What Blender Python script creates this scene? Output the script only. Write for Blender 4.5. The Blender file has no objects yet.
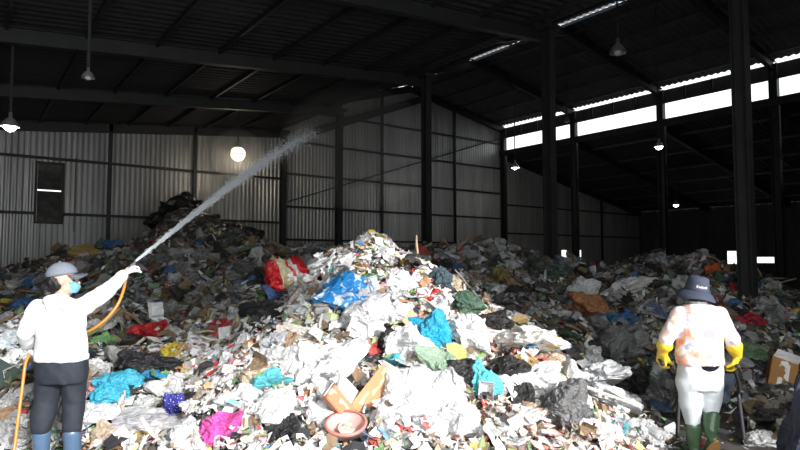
import bpy, bmesh, math, random
import numpy as np
from mathutils import Vector, Matrix, Euler, noise as mn

sc = bpy.context.scene
COL = sc.collection
R = random.Random(11)
PI = math.pi

# ------------------------------------------------------------------ frames
F = 578.0; CH = 1.85; PITCH = math.radians(3.2); YAW = math.radians(53)
CY, SY = math.cos(YAW), math.sin(YAW)
ROTZ = -(PI/2 - YAW)                       # camera-ground frame -> building frame

def W(X, Y, z):                            # X right of the camera, Y ahead -> building axes
    return Vector((SY*X + CY*Y, -CY*X + SY*Y, z))

def ray(px, py):
    dx = (px-400)/F; dy = (225-py)/F
    return Vector((dx, math.cos(PITCH)-dy*math.sin(PITCH), math.sin(PITCH)+dy*math.cos(PITCH)))

def P(px, py, Y):                          # point seen at a pixel at ground distance Y (camera-ground frame)
    d = ray(px, py); s = Y/d.y
    return Vector((d.x*s, Y, CH+d.z*s))

def proj(X, Y, z):
    f = Y*math.cos(PITCH)+(z-CH)*math.sin(PITCH)
    u = -Y*math.sin(PITCH)+(z-CH)*math.cos(PITCH)
    return 400+F*X/f, 225-F*u/f

def ridged(p): return 1-2*abs(mn.noise(p))
def clamp(a, lo=0., hi=1.): return max(lo, min(hi, a))
def sstep(a): a = clamp(a); return a*a*(3-2*a)

# ------------------------------------------------------------------ object helpers
def tag(o, label=None, cat=None, group=None, kind=None):
    if label: o['label'] = label
    if cat: o['category'] = cat
    if group: o['group'] = group
    if kind: o['kind'] = kind
    return o

def link(name, me, mat=None, parent=None, loc=None, rot=None, scale=None):
    o = bpy.data.objects.new(name, me); COL.objects.link(o)
    if mat and me is not None and len(me.materials) == 0: me.materials.append(mat)
    if parent: o.parent = parent
    if loc is not None: o.location = loc
    if rot is not None: o.rotation_euler = rot
    if scale is not None: o.scale = scale
    return o

def mesh_of(bm, name, smooth=False):
    me = bpy.data.meshes.new(name); bm.to_mesh(me); bm.free()
    for p in me.polygons: p.use_smooth = smooth
    return me

def box_bm(bm, c, s, M=None):
    m = Matrix.Translation(c) @ Matrix.Diagonal((s[0], s[1], s[2], 1))
    if M is not None: m = M @ m
    bmesh.ops.create_cube(bm, size=1, matrix=m)

def beam_bm(bm, a, b, w, h=None):          # box beam from a to b
    a, b = Vector(a), Vector(b); d = b-a; h = h or w
    q = d.to_track_quat('Z', 'Y')
    bmesh.ops.create_cube(bm, size=1, matrix=Matrix.Translation((a+b)/2) @ q.to_matrix().to_4x4() @ Matrix.Diagonal((w, h, d.length, 1)))

def ibeam_bm(bm, a, b, w, h, t=.02):       # I section from a to b
    a, b = Vector(a), Vector(b); d = b-a
    up = Vector((0, 1, 0)) if abs(d.normalized().z) > .9 else Vector((0, 0, 1))
    z = d.normalized(); x = up.cross(z).normalized(); y = z.cross(x)
    M = Matrix((x, y, z)).transposed().to_4x4(); M.translation = (a+b)/2
    for off, s in ((Vector((0, h/2, 0)), (w, t, d.length)), (Vector((0, -h/2, 0)), (w, t, d.length)), (Vector((0, 0, 0)), (t, h, d.length))):
        box_bm(bm, off, s, M)

def lathe_bm(bm, prof, n=20, c=(0, 0, 0), close=False):
    rings = []
    for r, z in prof:
        rings.append([bm.verts.new((c[0]+r*math.cos(2*PI*k/n), c[1]+r*math.sin(2*PI*k/n), c[2]+z)) for k in range(n)])
    for i in range(len(rings)-1):
        for k in range(n):
            bm.faces.new((rings[i][k], rings[i][(k+1) % n], rings[i+1][(k+1) % n], rings[i+1][k]))
    if close:
        bm.faces.new(rings[0][::-1]); bm.faces.new(rings[-1])

def tube_bm(bm, pts, r, n=10):
    pts = [Vector(p) for p in pts]; rings = []
    ref = Vector((0, 0, 1))
    for i, p in enumerate(pts):
        t = (pts[min(i+1, len(pts)-1)]-pts[max(i-1, 0)]).normalized()
        if abs(t.dot(ref)) > .95: ref = Vector((1, 0, 0))
        x = t.cross(ref).normalized(); y = x.cross(t).normalized(); ref = y
        rr = r[i] if isinstance(r, (list, tuple)) else r
        rings.append([bm.verts.new(p+(x*math.cos(2*PI*k/n)+y*math.sin(2*PI*k/n))*rr) for k in range(n)])
    for i in range(len(rings)-1):
        for k in range(n):
            bm.faces.new((rings[i][k], rings[i][(k+1) % n], rings[i+1][(k+1) % n], rings[i+1][k]))
    bm.faces.new(rings[0][::-1]); bm.faces.new(rings[-1])

def spline(pts, n=8):                      # Catmull-Rom
    pts = [Vector(p) for p in pts]; out = []
    q = [2*pts[0]-pts[1]]+pts+[2*pts[-1]-pts[-2]]
    for i in range(1, len(q)-2):
        a, b, c, d = q[i-1], q[i], q[i+1], q[i+2]
        for k in range(n):
            t = k/n
            out.append(.5*((2*b)+(c-a)*t+(2*a-5*b+4*c-d)*t*t+(3*b-a-3*c+d)*t**3))
    out.append(pts[-1]); return out

# ------------------------------------------------------------------ materials
def nodes(name):
    m = bpy.data.materials.new(name); m.use_nodes = True
    nt = m.node_tree; b = nt.nodes['Principled BSDF']
    return m, nt, b
def N(nt, t, **k):
    n = nt.nodes.new(t)
    for a, v in k.items():
        if a in n.inputs: n.inputs[a].default_value = v
        else: setattr(n, a, v)
    return n
def L(nt, a, b): nt.links.new(a, b)
def ramp(nt, stops, interp='LINEAR'):
    n = nt.nodes.new('ShaderNodeValToRGB'); n.color_ramp.interpolation = interp
    e = n.color_ramp.elements
    while len(e) > 1: e.remove(e[-1])
    e[0].position = stops[0][0]; e[0].color = (*stops[0][1], 1)
    for p, c in stops[1:]:
        x = e.new(p); x.color = (*c, 1)
    return n

def simple(name, col, rough=.6, metal=0., bump=0., bscale=20., var=.0, vscale=6., spec=.5):
    m, nt, b = nodes(name)
    b.inputs['Roughness'].default_value = rough; b.inputs['Metallic'].default_value = metal
    b.inputs['Specular IOR Level'].default_value = spec
    tc = N(nt, 'ShaderNodeTexCoord')
    if var:
        n = N(nt, 'ShaderNodeTexNoise', Scale=vscale, Detail=5.); L(nt, tc.outputs['Object'], n.inputs['Vector'])
        r = ramp(nt, [(.3, tuple(c*(1-var) for c in col)), (.7, tuple(min(1, c*(1+var)) for c in col))])
        L(nt, n.outputs['Fac'], r.inputs['Fac']); L(nt, r.outputs['Color'], b.inputs['Base Color'])
    else: b.inputs['Base Color'].default_value = (*col, 1)
    if bump:
        n = N(nt, 'ShaderNodeTexNoise', Scale=bscale, Detail=4.); L(nt, tc.outputs['Object'], n.inputs['Vector'])
        bp = N(nt, 'ShaderNodeBump', Strength=bump, Distance=.02); L(nt, n.outputs['Fac'], bp.inputs['Height']); L(nt, bp.outputs['Normal'], b.inputs['Normal'])
    return m

def emissive(name, col, s):
    m, nt, b = nodes(name)
    b.inputs['Emission Color'].default_value = (*col, 1); b.inputs['Emission Strength'].default_value = s
    b.inputs['Base Color'].default_value = (*col, 1)
    return m

def plastic(name, clear=0., rough=.35, prints=0., trans=.12, dirt=.25):
    """thin plastic in the object's own colour; printed ones carry patches of ink"""
    m, nt, b = nodes(name)
    out = nt.nodes['Material Output']
    oi = N(nt, 'ShaderNodeObjectInfo'); tc = N(nt, 'ShaderNodeTexCoord')
    add = N(nt, 'ShaderNodeVectorMath', operation='ADD')
    rs = N(nt, 'ShaderNodeVectorMath', operation='SCALE'); rs.inputs[0].default_value = (17, 31, 11)
    L(nt, oi.outputs['Random'], rs.inputs['Scale']); L(nt, tc.outputs['Object'], add.inputs[0]); L(nt, rs.outputs[0], add.inputs[1])
    vec = add.outputs[0]
    col = oi.outputs['Color']
    if prints:
        vo = N(nt, 'ShaderNodeTexVoronoi', Scale=5.5); L(nt, vec, vo.inputs['Vector'])
        sep = N(nt, 'ShaderNodeSeparateColor'); L(nt, vo.outputs['Color'], sep.inputs[0])
        ink = ramp(nt, [(0, (.68, .10, .08)), (.15, (.85, .83, .8)), (.4, (.82, .64, .25)), (.5, (.10, .28, .5)), (.56, (.86, .85, .83)), (.82, (.2, .38, .18)), (.92, (.78, .36, .15))], 'CONSTANT')
        L(nt, sep.outputs[0], ink.inputs['Fac'])
        gt = N(nt, 'ShaderNodeMath', operation='GREATER_THAN'); gt.inputs[1].default_value = 1-prints
        L(nt, sep.outputs[1], gt.inputs[0])
        mx = N(nt, 'ShaderNodeMix', data_type='RGBA'); L(nt, gt.outputs[0], mx.inputs[0]); L(nt, col, mx.inputs[6]); L(nt, ink.outputs['Color'], mx.inputs[7])
        col = mx.outputs[2]
    if dirt:
        n = N(nt, 'ShaderNodeTexNoise', Scale=2.6, Detail=6.); L(nt, vec, n.inputs['Vector'])
        r = ramp(nt, [(.42, (0, 0, 0)), (.72, (1, 1, 1))]); L(nt, n.outputs['Fac'], r.inputs['Fac'])
        mm = N(nt, 'ShaderNodeMath', operation='MULTIPLY'); mm.inputs[1].default_value = dirt; L(nt, r.outputs['Color'], mm.inputs[0])
        mx = N(nt, 'ShaderNodeMix', data_type='RGBA'); L(nt, mm.outputs[0], mx.inputs[0]); L(nt, col, mx.inputs[6]); mx.inputs[7].default_value = (.16, .13, .1, 1)
        col = mx.outputs[2]
    L(nt, col, b.inputs['Base Color']); b.inputs['Roughness'].default_value = rough
    n = N(nt, 'ShaderNodeTexNoise', Scale=9., Detail=3., Distortion=1.2); L(nt, vec, n.inputs['Vector'])
    bp = N(nt, 'ShaderNodeBump', Strength=.55, Distance=.06); L(nt, n.outputs['Fac'], bp.inputs['Height']); L(nt, bp.outputs['Normal'], b.inputs['Normal'])
    sh = b.outputs[0]
    if trans:
        tr = N(nt, 'ShaderNodeBsdfTranslucent'); L(nt, col, tr.inputs['Color'])
        ms = N(nt, 'ShaderNodeMixShader'); ms.inputs[0].default_value = trans; L(nt, sh, ms.inputs[1]); L(nt, tr.outputs[0], ms.inputs[2]); sh = ms.outputs[0]
    if clear:
        tp = N(nt, 'ShaderNodeBsdfTransparent')
        ms = N(nt, 'ShaderNodeMixShader'); ms.inputs[0].default_value = clear; L(nt, sh, ms.inputs[1]); L(nt, tp.outputs[0], ms.inputs[2]); sh = ms.outputs[0]
    L(nt, sh, out.inputs['Surface'])
    return m

M_BAG = plastic('bag_plastic'); M_CLEAR = plastic('clear_film', clear=.42, rough=.18)
M_PRINT = plastic('printed_film', prints=.5, rough=.3); M_PRINTBAG = plastic('printed_bag', prints=.3)
M_CLOTH = plastic('rag_cloth', rough=.9, trans=0.); M_CARD = plastic('card_board', rough=.85, trans=0., dirt=.35)
M_HARD = plastic('hard_plastic', rough=.25, trans=0., dirt=.12)
M_STEEL = simple('dark_steel', (.014, .014, .014), .6, .0, var=.4, vscale=3)
M_STEELG = simple('grey_steel', (.05, .05, .05), .5, .0, var=.3, vscale=3)
M_SHADE = simple('lamp_shade', (.45, .45, .45), .3, .6)
M_CORD = simple('lamp_cord', (.03, .03, .03), .7)

def corr_mat(name, c0, c1, rough, metal, streak=True):
    m, nt, b = nodes(name); tc = N(nt, 'ShaderNodeTexCoord')
    mp = N(nt, 'ShaderNodeMapping'); mp.inputs['Scale'].default_value = (1.6, 1.6, .12); L(nt, tc.outputs['Object'], mp.inputs['Vector'])
    n = N(nt, 'ShaderNodeTexNoise', Scale=1.4, Detail=6., Roughness=.65); L(nt, mp.outputs[0], n.inputs['Vector'])
    r = ramp(nt, [(.3, c0), (.7, c1)]); L(nt, n.outputs['Fac'], r.inputs['Fac']); L(nt, r.outputs['Color'], b.inputs['Base Color'])
    b.inputs['Roughness'].default_value = rough; b.inputs['Metallic'].default_value = metal
    return m
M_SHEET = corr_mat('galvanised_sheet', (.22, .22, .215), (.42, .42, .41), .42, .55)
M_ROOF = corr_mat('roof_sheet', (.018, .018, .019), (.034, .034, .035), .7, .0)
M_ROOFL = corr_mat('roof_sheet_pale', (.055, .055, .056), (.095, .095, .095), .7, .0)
M_FLOOR = simple('dirt_floor', (.075, .066, .058), .75, 0, .8, 8, .55, 2.2)

# ------------------------------------------------------------------ heap height field
def I(x, xs, ys): return float(np.interp(x, xs, ys))
def heap_base(X, Y):
    px = 400+F*X/Y
    ht = I(px, [-300, -100, 0, 60, 110, 200, 330, 400, 500, 560, 600, 640, 700, 745, 800, 900, 1050], [1.1, 1.35, 1.45, 1.75, 1.95, 1.9, 1.9, 1.98, 1.95, 1.72, 1.45, 1.68, 1.75, 1.38, .95, .65, .4])
    yt = I(px, [0, 110, 500, 640, 700, 800, 1000], [11, 12, 12, 11.5, 11, 9.6, 9])
    toe = I(X, [-6, -3, -1.5, 0, 1, 2, 3, 4.5], [2.9, 3.2, 3.2, 3.4, 5.0, 6.5, 7.0, 7.2])
    t = clamp((Y-toe)/(yt-toe))
    z = ht*t**.92 if t > 0 else min(0, (Y-toe))*.3
    back = I(px, [0, 230, 300, 420], [16.8, 17.2, 16.5, 16]) if px < 600 else yt+3.5
    if Y > back: z = z*clamp(1-(Y-back)/2.5)
    if Y > yt: z -= .02*(Y-yt)
    dX, dY = X+.35, Y-8.0
    d = math.sqrt((dX/(3.0 if dX < 0 else 3.3))**2+(dY/(5.2 if dY < 0 else 3.0))**2+.004)
    zb = 2.08*(1-d)
    k = .16; h = clamp(.5+.5*(z-zb)/k); z = zb+(z-zb)*h+k*h*(1-h)
    z += 1.35*math.exp(-(((X+6.0)/1.0)**2+((Y-16.)/1.1)**2))+.7*math.exp(-(((X+4.3)/1.0)**2+((Y-15.5)/1.1)**2))
    w = math.exp(-(((X+2.62)/.45)**2+((Y-4.4)/.5)**2)); z = z*(1-w)+.2*w
    return z
def heap_noise(X, Y, z):
    a = clamp((z+.05)/.35)
    n = .17*mn.noise((X*1.1, Y*1.1, 3.1))+.11*mn.noise((X*2.6, Y*2.6, 7.7))+.06*abs(mn.noise((X*5.5, Y*5.5, 1.3)))+.045*mn.noise((X*11, Y*11, 5.))
    w = math.exp(-(((X+2.62)/.5)**2+((Y-4.4)/.5)**2))
    return n*a*(1-.7*w)
GPX = np.linspace(-330, 1080, 330); GY = np.concatenate([np.linspace(2.9, 9, 170), np.linspace(9.06, 19.6, 130)])
HZ = np.zeros((len(GY), len(GPX)))
for j, y in enumerate(GY):
    for i, p in enumerate(GPX):
        x = (p-400)/F*y; z = heap_base(x, y); HZ[j, i] = z+heap_noise(x, y, z)
def height(X, Y):
    X = np.asarray(X, float); Y = np.asarray(Y, float)
    p = (400+F*X/Y-GPX[0])/(GPX[1]-GPX[0]); i = np.clip(p.astype(int), 0, len(GPX)-2); fx = np.clip(p-i, 0, 1)
    j = np.clip(np.searchsorted(GY, Y)-1, 0, len(GY)-2); fy = np.clip((Y-GY[j])/(GY[j+1]-GY[j]), 0, 1)
    return (HZ[j, i]*(1-fx)+HZ[j, i+1]*fx)*(1-fy)+(HZ[j+1, i]*(1-fx)+HZ[j+1, i+1]*fx)*fy
def ground(X, Y): return max(0.0, float(height(X, Y)))
def gnormal(X, Y, e=.12):
    zx = (ground(X+e, Y)-ground(X-e, Y))/(2*e); zy = (ground(X, Y+e)-ground(X, Y-e))/(2*e)
    return Vector((-zx, -zy, 1)).normalized()
def hit(px, py):
    d = ray(px, py); y = 3.0; prev = None
    while y < 19:
        s = y/d.y; z = CH+d.z*s
        if z <= ground(d.x*s, y): break
        y += .03
    s = y/d.y
    return d.x*s, y, ground(d.x*s, y)

# ------------------------------------------------------------------ building
EAVE = 24.0; VAL = 10.6; RIDGE = 17.5; BACK = 22.4; FRONT = -1.5; LEFT = -6.0; RIGHT = 38.0
def roof_z(u):
    if u <= VAL: return 7.25+.10*(u-VAL)
    if u <= RIDGE: return 8.3+(10.4-8.3)*(u-VAL)/(RIDGE-VAL)
    if u <= EAVE+.3: return 10.4-.185*(u-RIDGE)
    return 7.7-.19*(u-EAVE)
FRAMES = [22.2, 17.5, 13.0, 8.6, 4.4, .2]

def corrugated(fixed, axis, a0, a1, ztop, holes, pitch=.17, amp=.03):
    """trapezoid sheet standing along an axis, ztop(a) its upper edge, holes = (a0,a1,z0,z1)"""
    bm = bmesh.new(); n = int((a1-a0)/pitch*4); offs = [0, 0, amp, amp]
    def mk(a, o, z): return bm.verts.new((a, fixed+o, z) if axis == 'u' else (fixed+o, a, z))
    for k in range(n):
        b0 = a0+(a1-a0)*k/n; b1 = a0+(a1-a0)*(k+1)/n; o0, o1 = offs[k % 4], offs[(k+1) % 4]
        zs = [(0, None)]
        segs = []; cur = 0.
        for h in sorted([h for h in holes if h[0] < (b0+b1)/2 < h[1]], key=lambda h: h[2]):
            segs.append((cur, h[2])); cur = h[3]
        segs.append((cur, None))
        for s0, s1 in segs:
            t0 = ztop(b0) if s1 is None else s1; t1 = ztop(b1) if s1 is None else s1
            bm.faces.new((mk(b0, o0, s0), mk(b1, o1, s0), mk(b1, o1, t1), mk(b0, o0, t0)))
    bmesh.ops.remove_doubles(bm, verts=bm.verts, dist=1e-4)
    return mesh_of(bm, 'wall')
def back_u(px):                                     # where a pixel column meets the back wall
    t = (px-400)/F; return BACK*(CY+t*SY)/(SY-t*CY)
def back_z(px, py):
    u = back_u(px); Yc = CY*u+SY*BACK; return P(px, py, Yc).z
def right_v(px):
    t = (px-400)/F; return RIGHT*(SY-t*CY)/(CY+t*SY)
def right_z(px, py):
    return P(px, py, CY*RIGHT+SY*right_v(px)).z

bm = bmesh.new()
bmesh.ops.create_grid(bm, x_segments=2, y_segments=2, size=.5, matrix=Matrix.Translation(((LEFT+RIGHT)/2, (FRONT+BACK)/2-4, 0)) @ Matrix.Diagonal((RIGHT-LEFT, BACK-FRONT+8, 1, 1)))
bmesh.ops.solidify(bm, geom=bm.faces[:], thickness=.2)
me = mesh_of(bm, 'floor')
fl = tag(link('floor', me, M_FLOOR), kind='structure')

WIN = (back_u(35), back_u(60), back_z(48, 222), back_z(48, 164))
hb = [WIN]
for a, b_, c, d in ((562, 568, 259, 250), (573.5, 581, 259, 250)):
    hb.append((back_u(a), back_u(b_), back_z(a, c), back_z(a, d)))
tag(link('wall_back', corrugated(BACK, 'u', LEFT, RIGHT+.15, roof_z, hb), M_SHEET), kind='structure')
hr = []
for a, b_, c, d in ((610, 602, 262, 249), (738, 727, 264, 251), (773, 751, 263, 257)):
    hr.append((right_v(a), right_v(b_), right_z(a, c), right_z(a, d)))
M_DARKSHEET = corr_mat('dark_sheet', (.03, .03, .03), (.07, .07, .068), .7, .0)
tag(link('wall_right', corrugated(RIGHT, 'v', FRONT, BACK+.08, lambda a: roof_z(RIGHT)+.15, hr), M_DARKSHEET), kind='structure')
tag(link('wall_left', corrugated(LEFT, 'v', FRONT, BACK, lambda a: roof_z(LEFT), []), M_SHEET), kind='structure')
LINT = 5.6; JAMB = 6.2
tag(link('wall_front', corrugated(FRONT, 'u', LEFT, RIGHT, roof_z, [(LEFT-1, 1.1, 0.0, LINT), (1.1, 3.3, 0.0, 4.2), (3.3, JAMB, 0.0, LINT)]), M_SHEET), kind='structure')  # unseen wall; its middle lintel is lowered to shade the left slope

# window in the back wall; dark panels added for the darkness beyond, two daylight slots
bm = bmesh.new(); u0, u1, z0, z1 = WIN
for zz, hh in ((z0+.25*(z1-z0), .55*(z1-z0)), (z0+(z1-z0)*.535, (z1-z0)*.02), (z0+(z1-z0)*.80, (z1-z0)*.46)):
    box_bm(bm, ((u0+u1)/2, BACK+.35, zz), (u1-u0+.8, .03, hh))
box_bm(bm, (u0-.03, BACK, (z0+z1)/2), (.06, .1, z1-z0+.1)); box_bm(bm, (u1+.03, BACK, (z0+z1)/2), (.06, .1, z1-z0+.1))
box_bm(bm, ((u0+u1)/2, BACK, z1+.03), (u1-u0+.1, .1, .06)); box_bm(bm, ((u0+u1)/2, BACK, z0-.03), (u1-u0+.1, .1, .06))
for s in (u0-.4, u1+.4): box_bm(bm, (s, BACK+.2, (z0+z1)/2), (.03, .35, z1-z0+.6))
tag(link('window_1', mesh_of(bm, 'window'), simple('dark_backing', (.05, .045, .04), .8, var=.4)), kind='structure')

def roof_panel(name, u0, z0, u1, z1, v0, v1, mat, pitch=.25, amp=.035):
    """corrugated roof sheet; ribs run down the slope"""
    bm = bmesh.new(); n = int((v1-v0)/pitch*4); offs = [0, 0, amp, amp]; prev = None
    for k in range(n+1):
        v = v0+(v1-v0)*k/n; o = offs[k % 4]
        cur = (bm.verts.new((u0, v, z0+o)), bm.verts.new((u1, v, z1+o)))
        if prev: bm.faces.new((prev[0], cur[0], cur[1], prev[1]))
        prev = cur
    return tag(link(name, mesh_of(bm, name), mat), kind='structure')
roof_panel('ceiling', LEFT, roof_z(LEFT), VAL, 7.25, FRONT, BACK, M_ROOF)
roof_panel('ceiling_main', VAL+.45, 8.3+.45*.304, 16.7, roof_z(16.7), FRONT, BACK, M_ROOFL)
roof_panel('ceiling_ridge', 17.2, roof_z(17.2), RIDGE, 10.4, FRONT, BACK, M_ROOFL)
for i, (a, b_) in enumerate(((FRONT, 10.5), (12.9, 15.5), (17.4, BACK))): roof_panel('trim_%d' % (i+5), 16.65, roof_z(16.65)+.03, 17.25, roof_z(17.25)+.03, a, b_, M_ROOFL)
m, nt, b = nodes('frosted_panel'); tr = N(nt, 'ShaderNodeBsdfTranslucent'); tr.inputs['Color'].default_value = (.2, .215, .225, 1); L(nt, tr.outputs[0], nt.nodes['Material Output'].inputs['Surface'])
for i, (a, b_) in enumerate(((10.5, 12.9), (15.5, 17.4))): roof_panel('window_%d' % (i+2), 16.65, roof_z(16.65)+.03, 17.25, roof_z(17.25)+.03, a, b_, m)
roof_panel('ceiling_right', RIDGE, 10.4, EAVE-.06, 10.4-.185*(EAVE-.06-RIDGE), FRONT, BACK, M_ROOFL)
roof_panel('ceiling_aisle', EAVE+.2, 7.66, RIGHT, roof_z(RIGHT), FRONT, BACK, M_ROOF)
# valley flashing between the two roofs
for i, (a, b_) in enumerate(((FRONT, BACK),)):
    bm = bmesh.new(); q = [bm.verts.new(p) for p in ((VAL-.1, a, 7.27), (VAL-.1, b_, 7.27), (VAL+.6, b_, 8.55), (VAL+.6, a, 8.55))]; bm.faces.new(q); bmesh.ops.solidify(bm, geom=bm.faces[:], thickness=.03)
    tag(link('trim_%d' % (i+1), mesh_of(bm, 'flashing'), M_ROOF), kind='structure')
bm = bmesh.new(); box_bm(bm, (EAVE, (FRONT+BACK)/2, 8.79), (.05, BACK-FRONT, .58))
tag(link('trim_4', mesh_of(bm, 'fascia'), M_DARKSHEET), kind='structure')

GRP = 'steel columns down the middle of the hall'
COLS = [22.2, 17.7, 12.8, 8.4, 4.3]
plc = ['standing against the back wall', 'fourth back from the nearest tall column, left of the bright wall sheets', 'with the pale hall wall on both sides', 'second tallest, left of the daylight strip', 'tallest and nearest, right of the worker in the hat']
for i, v in enumerate(COLS):
    bm = bmesh.new(); ibeam_bm(bm, (0, 0, .02), (0, 0, 7.2), .2, .22, .02)
    o = link('steel_column', mesh_of(bm, 'column'), M_STEEL, loc=(VAL, v, 0))
    tag(o, 'dark steel roof column '+plc[i], 'column', GRP)
    bm = bmesh.new(); box_bm(bm, (0, 0, .015), (.5, .5, .03)); link('base_plate', mesh_of(bm, 'base'), M_STEEL, o)
    bm = bmesh.new(); box_bm(bm, (0, 0, 7.12), (.42, .42, .1)); link('cap_plate', mesh_of(bm, 'cap'), M_STEEL, o)
plc = ['in the corner where the daylight strip begins', 'in front of the first length of the daylight strip', 'in front of the daylight strip above the worker in the hat', 'at the right end of the daylight strip']
for i, v in enumerate(FRAMES[:4]):
    bm = bmesh.new(); ibeam_bm(bm, (0, 0, .02), (0, 0, 9.1), .24, .26, .03)
    o = link('steel_post', mesh_of(bm, 'post'), M_STEEL, loc=(EAVE, v, 0))
    tag(o, 'slim dark steel post '+(plc[i] if i < 4 else 'of the side aisle hidden past the right edge'), 'post', 'steel posts under the clerestory')
    bm = bmesh.new(); box_bm(bm, (0, 0, .015), (.5, .5, .03)); link('base_plate', mesh_of(bm, 'base'), M_STEEL, o)
names = ['farthest', 'second farthest', 'middle', 'second nearest', 'nearest', 'overhead']
for i, v in enumerate(FRAMES[:5]):
    bm = bmesh.new(); ibeam_bm(bm, (VAL, v, 8.1), (RIDGE, v, 10.2), .16, .3, .02)
    tag(link('roof_rafter', mesh_of(bm, 'rafter'), M_STEEL), 'dark rafter rising from a middle column to the ridge, '+names[i]+' of its row', 'rafter', 'rafters of the main roof')
    bm = bmesh.new(); ibeam_bm(bm, (RIDGE, v, 10.2), (EAVE, v, 9.0), .18, .34, .02)
    tag(link('roof_rafter', mesh_of(bm, 'rafter'), M_STEEL), 'dark rafter sloping down to the daylight strip, '+names[i]+' of its row', 'rafter', 'rafters of the main roof')
    bm = bmesh.new(); ibeam_bm(bm, (LEFT, v, roof_z(LEFT)-.2), (VAL, v, 7.05), .16, .3, .02)
    tag(link('roof_rafter', mesh_of(bm, 'rafter'), M_STEEL), 'dark rafter under the low left roof, '+names[i]+' of its row', 'rafter', 'rafters of the low left roof')
    bm = bmesh.new(); ibeam_bm(bm, (EAVE, v, 7.5), (RIGHT, v, roof_z(RIGHT)-.2), .16, .3, .02)
    tag(link('roof_rafter', mesh_of(bm, 'rafter'), M_STEEL), 'dark rafter under the side aisle roof, '+names[i]+' of its row', 'rafter', 'rafters of the side aisle')
def purlins(us, label, group):
    for u in us:
        bm = bmesh.new(); box_bm(bm, (u, (FRONT+BACK)/2, roof_z(u)-.06), (.06, BACK-FRONT-.1, .1))
        tag(link('roof_purlin', mesh_of(bm, 'purlin'), M_STEELG if u > VAL else M_STEEL), label, 'purlin', group)
purlins(np.arange(.5, 10, 1.35), 'dark purlin running under the low left roof sheets', 'purlins of the low left roof')
purlins(np.arange(VAL+1.2, RIDGE, 1.32), 'grey purlin under the main roof between middle columns and ridge', 'purlins of the main roof, left slope')
purlins(np.arange(RIDGE+.5, EAVE, 1.3), 'grey purlin under the main roof between ridge and daylight strip', 'purlins of the main roof, right slope')
purlins(np.arange(EAVE+1.5, RIGHT, 2.2), 'dark purlin running under the side aisle roof', 'purlins of the side aisle')
# rail under the clerestory, its mullions
bm = bmesh.new(); box_bm(bm, (EAVE-.05, (FRONT+BACK)/2, 7.65), (.12, BACK-FRONT, .3))
tag(link('clerestory_rail', mesh_of(bm, 'rail'), M_STEEL), 'long dark rail along the bottom of the daylight strip', 'beam')
for k in range(20):
    v = 22 - k*1.12
    bm = bmesh.new(); box_bm(bm, (EAVE-.05, v, 8.78), (.06, .06, .6))
    tag(link('clerestory_mullion', mesh_of(bm, 'mullion'), M_STEEL), 'short dark stud on the band between the two daylight strips', 'stud', 'studs between the daylight strips')
# wall framing
def girt(u0, u1, z, label):
    bm = bmesh.new(); box_bm(bm, ((u0+u1)/2, BACK-.07, z), (u1-u0, .07, .09))
    tag(link('wall_girt', mesh_of(bm, 'girt'), M_STEEL), label, 'girt', 'girts of the back wall')
for z, nm in ((3.3, 'lower'), (5.15, 'upper')):
    if z == 3.3:
        girt(LEFT, u0-.06, z, nm+' dark girt on the back wall left of the dark window'); girt(u1+.06, VAL, z, nm+' dark girt on the back wall right of the dark window')
    else: girt(LEFT, VAL, z, nm+' dark girt on the back wall left of the middle columns')
for z, nm in ((2.6, 'lowest'), (4.0, 'second lowest'), (5.4, 'middle'), (6.8, 'second highest'), (8.2, 'highest')): girt(VAL, EAVE, z, nm+' dark girt on the bright wall behind the middle columns')
for z, nm in ((3.2, 'lower'), (4.8, 'upper')): girt(EAVE, RIGHT, z, nm+' dark girt on the wall at the back of the side aisle')
for px, nm in ((107, 'right of the dark window'), (192, 'left of the glowing lamp'), (380, 'behind the bright wall sheets'), (453, 'left of the corner post'), (600, 'at the back of the side aisle')):
    u = back_u(px); bm = bmesh.new(); box_bm(bm, (u, BACK-.16, roof_z(u)/2), (.12, .1, roof_z(u)-.1))
    tag(link('wall_stud', mesh_of(bm, 'stud'), M_STEEL), 'thin dark upright on the back wall '+nm, 'stud', 'uprights of the back wall')
bm = bmesh.new(); a = (back_u(312), BACK-.3, back_z(312, 132)); b_ = (back_u(424), BACK-.3, back_z(424, 99)); ibeam_bm(bm, a, b_, .14, .3, .03)
tag(link('gable_brace', mesh_of(bm, 'brace'), M_STEEL), 'dark sloping beam across the bright wall between two middle columns', 'beam')
bm = bmesh.new(); tube_bm(bm, [(back_u(285), BACK-.25, back_z(285, 202)), (back_u(498), BACK-.25, back_z(498, 139))], .03, 6)
tag(link('bracing_rod', mesh_of(bm, 'rod'), M_STEEL), 'thin bracing rod running diagonally across the bright wall', 'rod')

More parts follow.
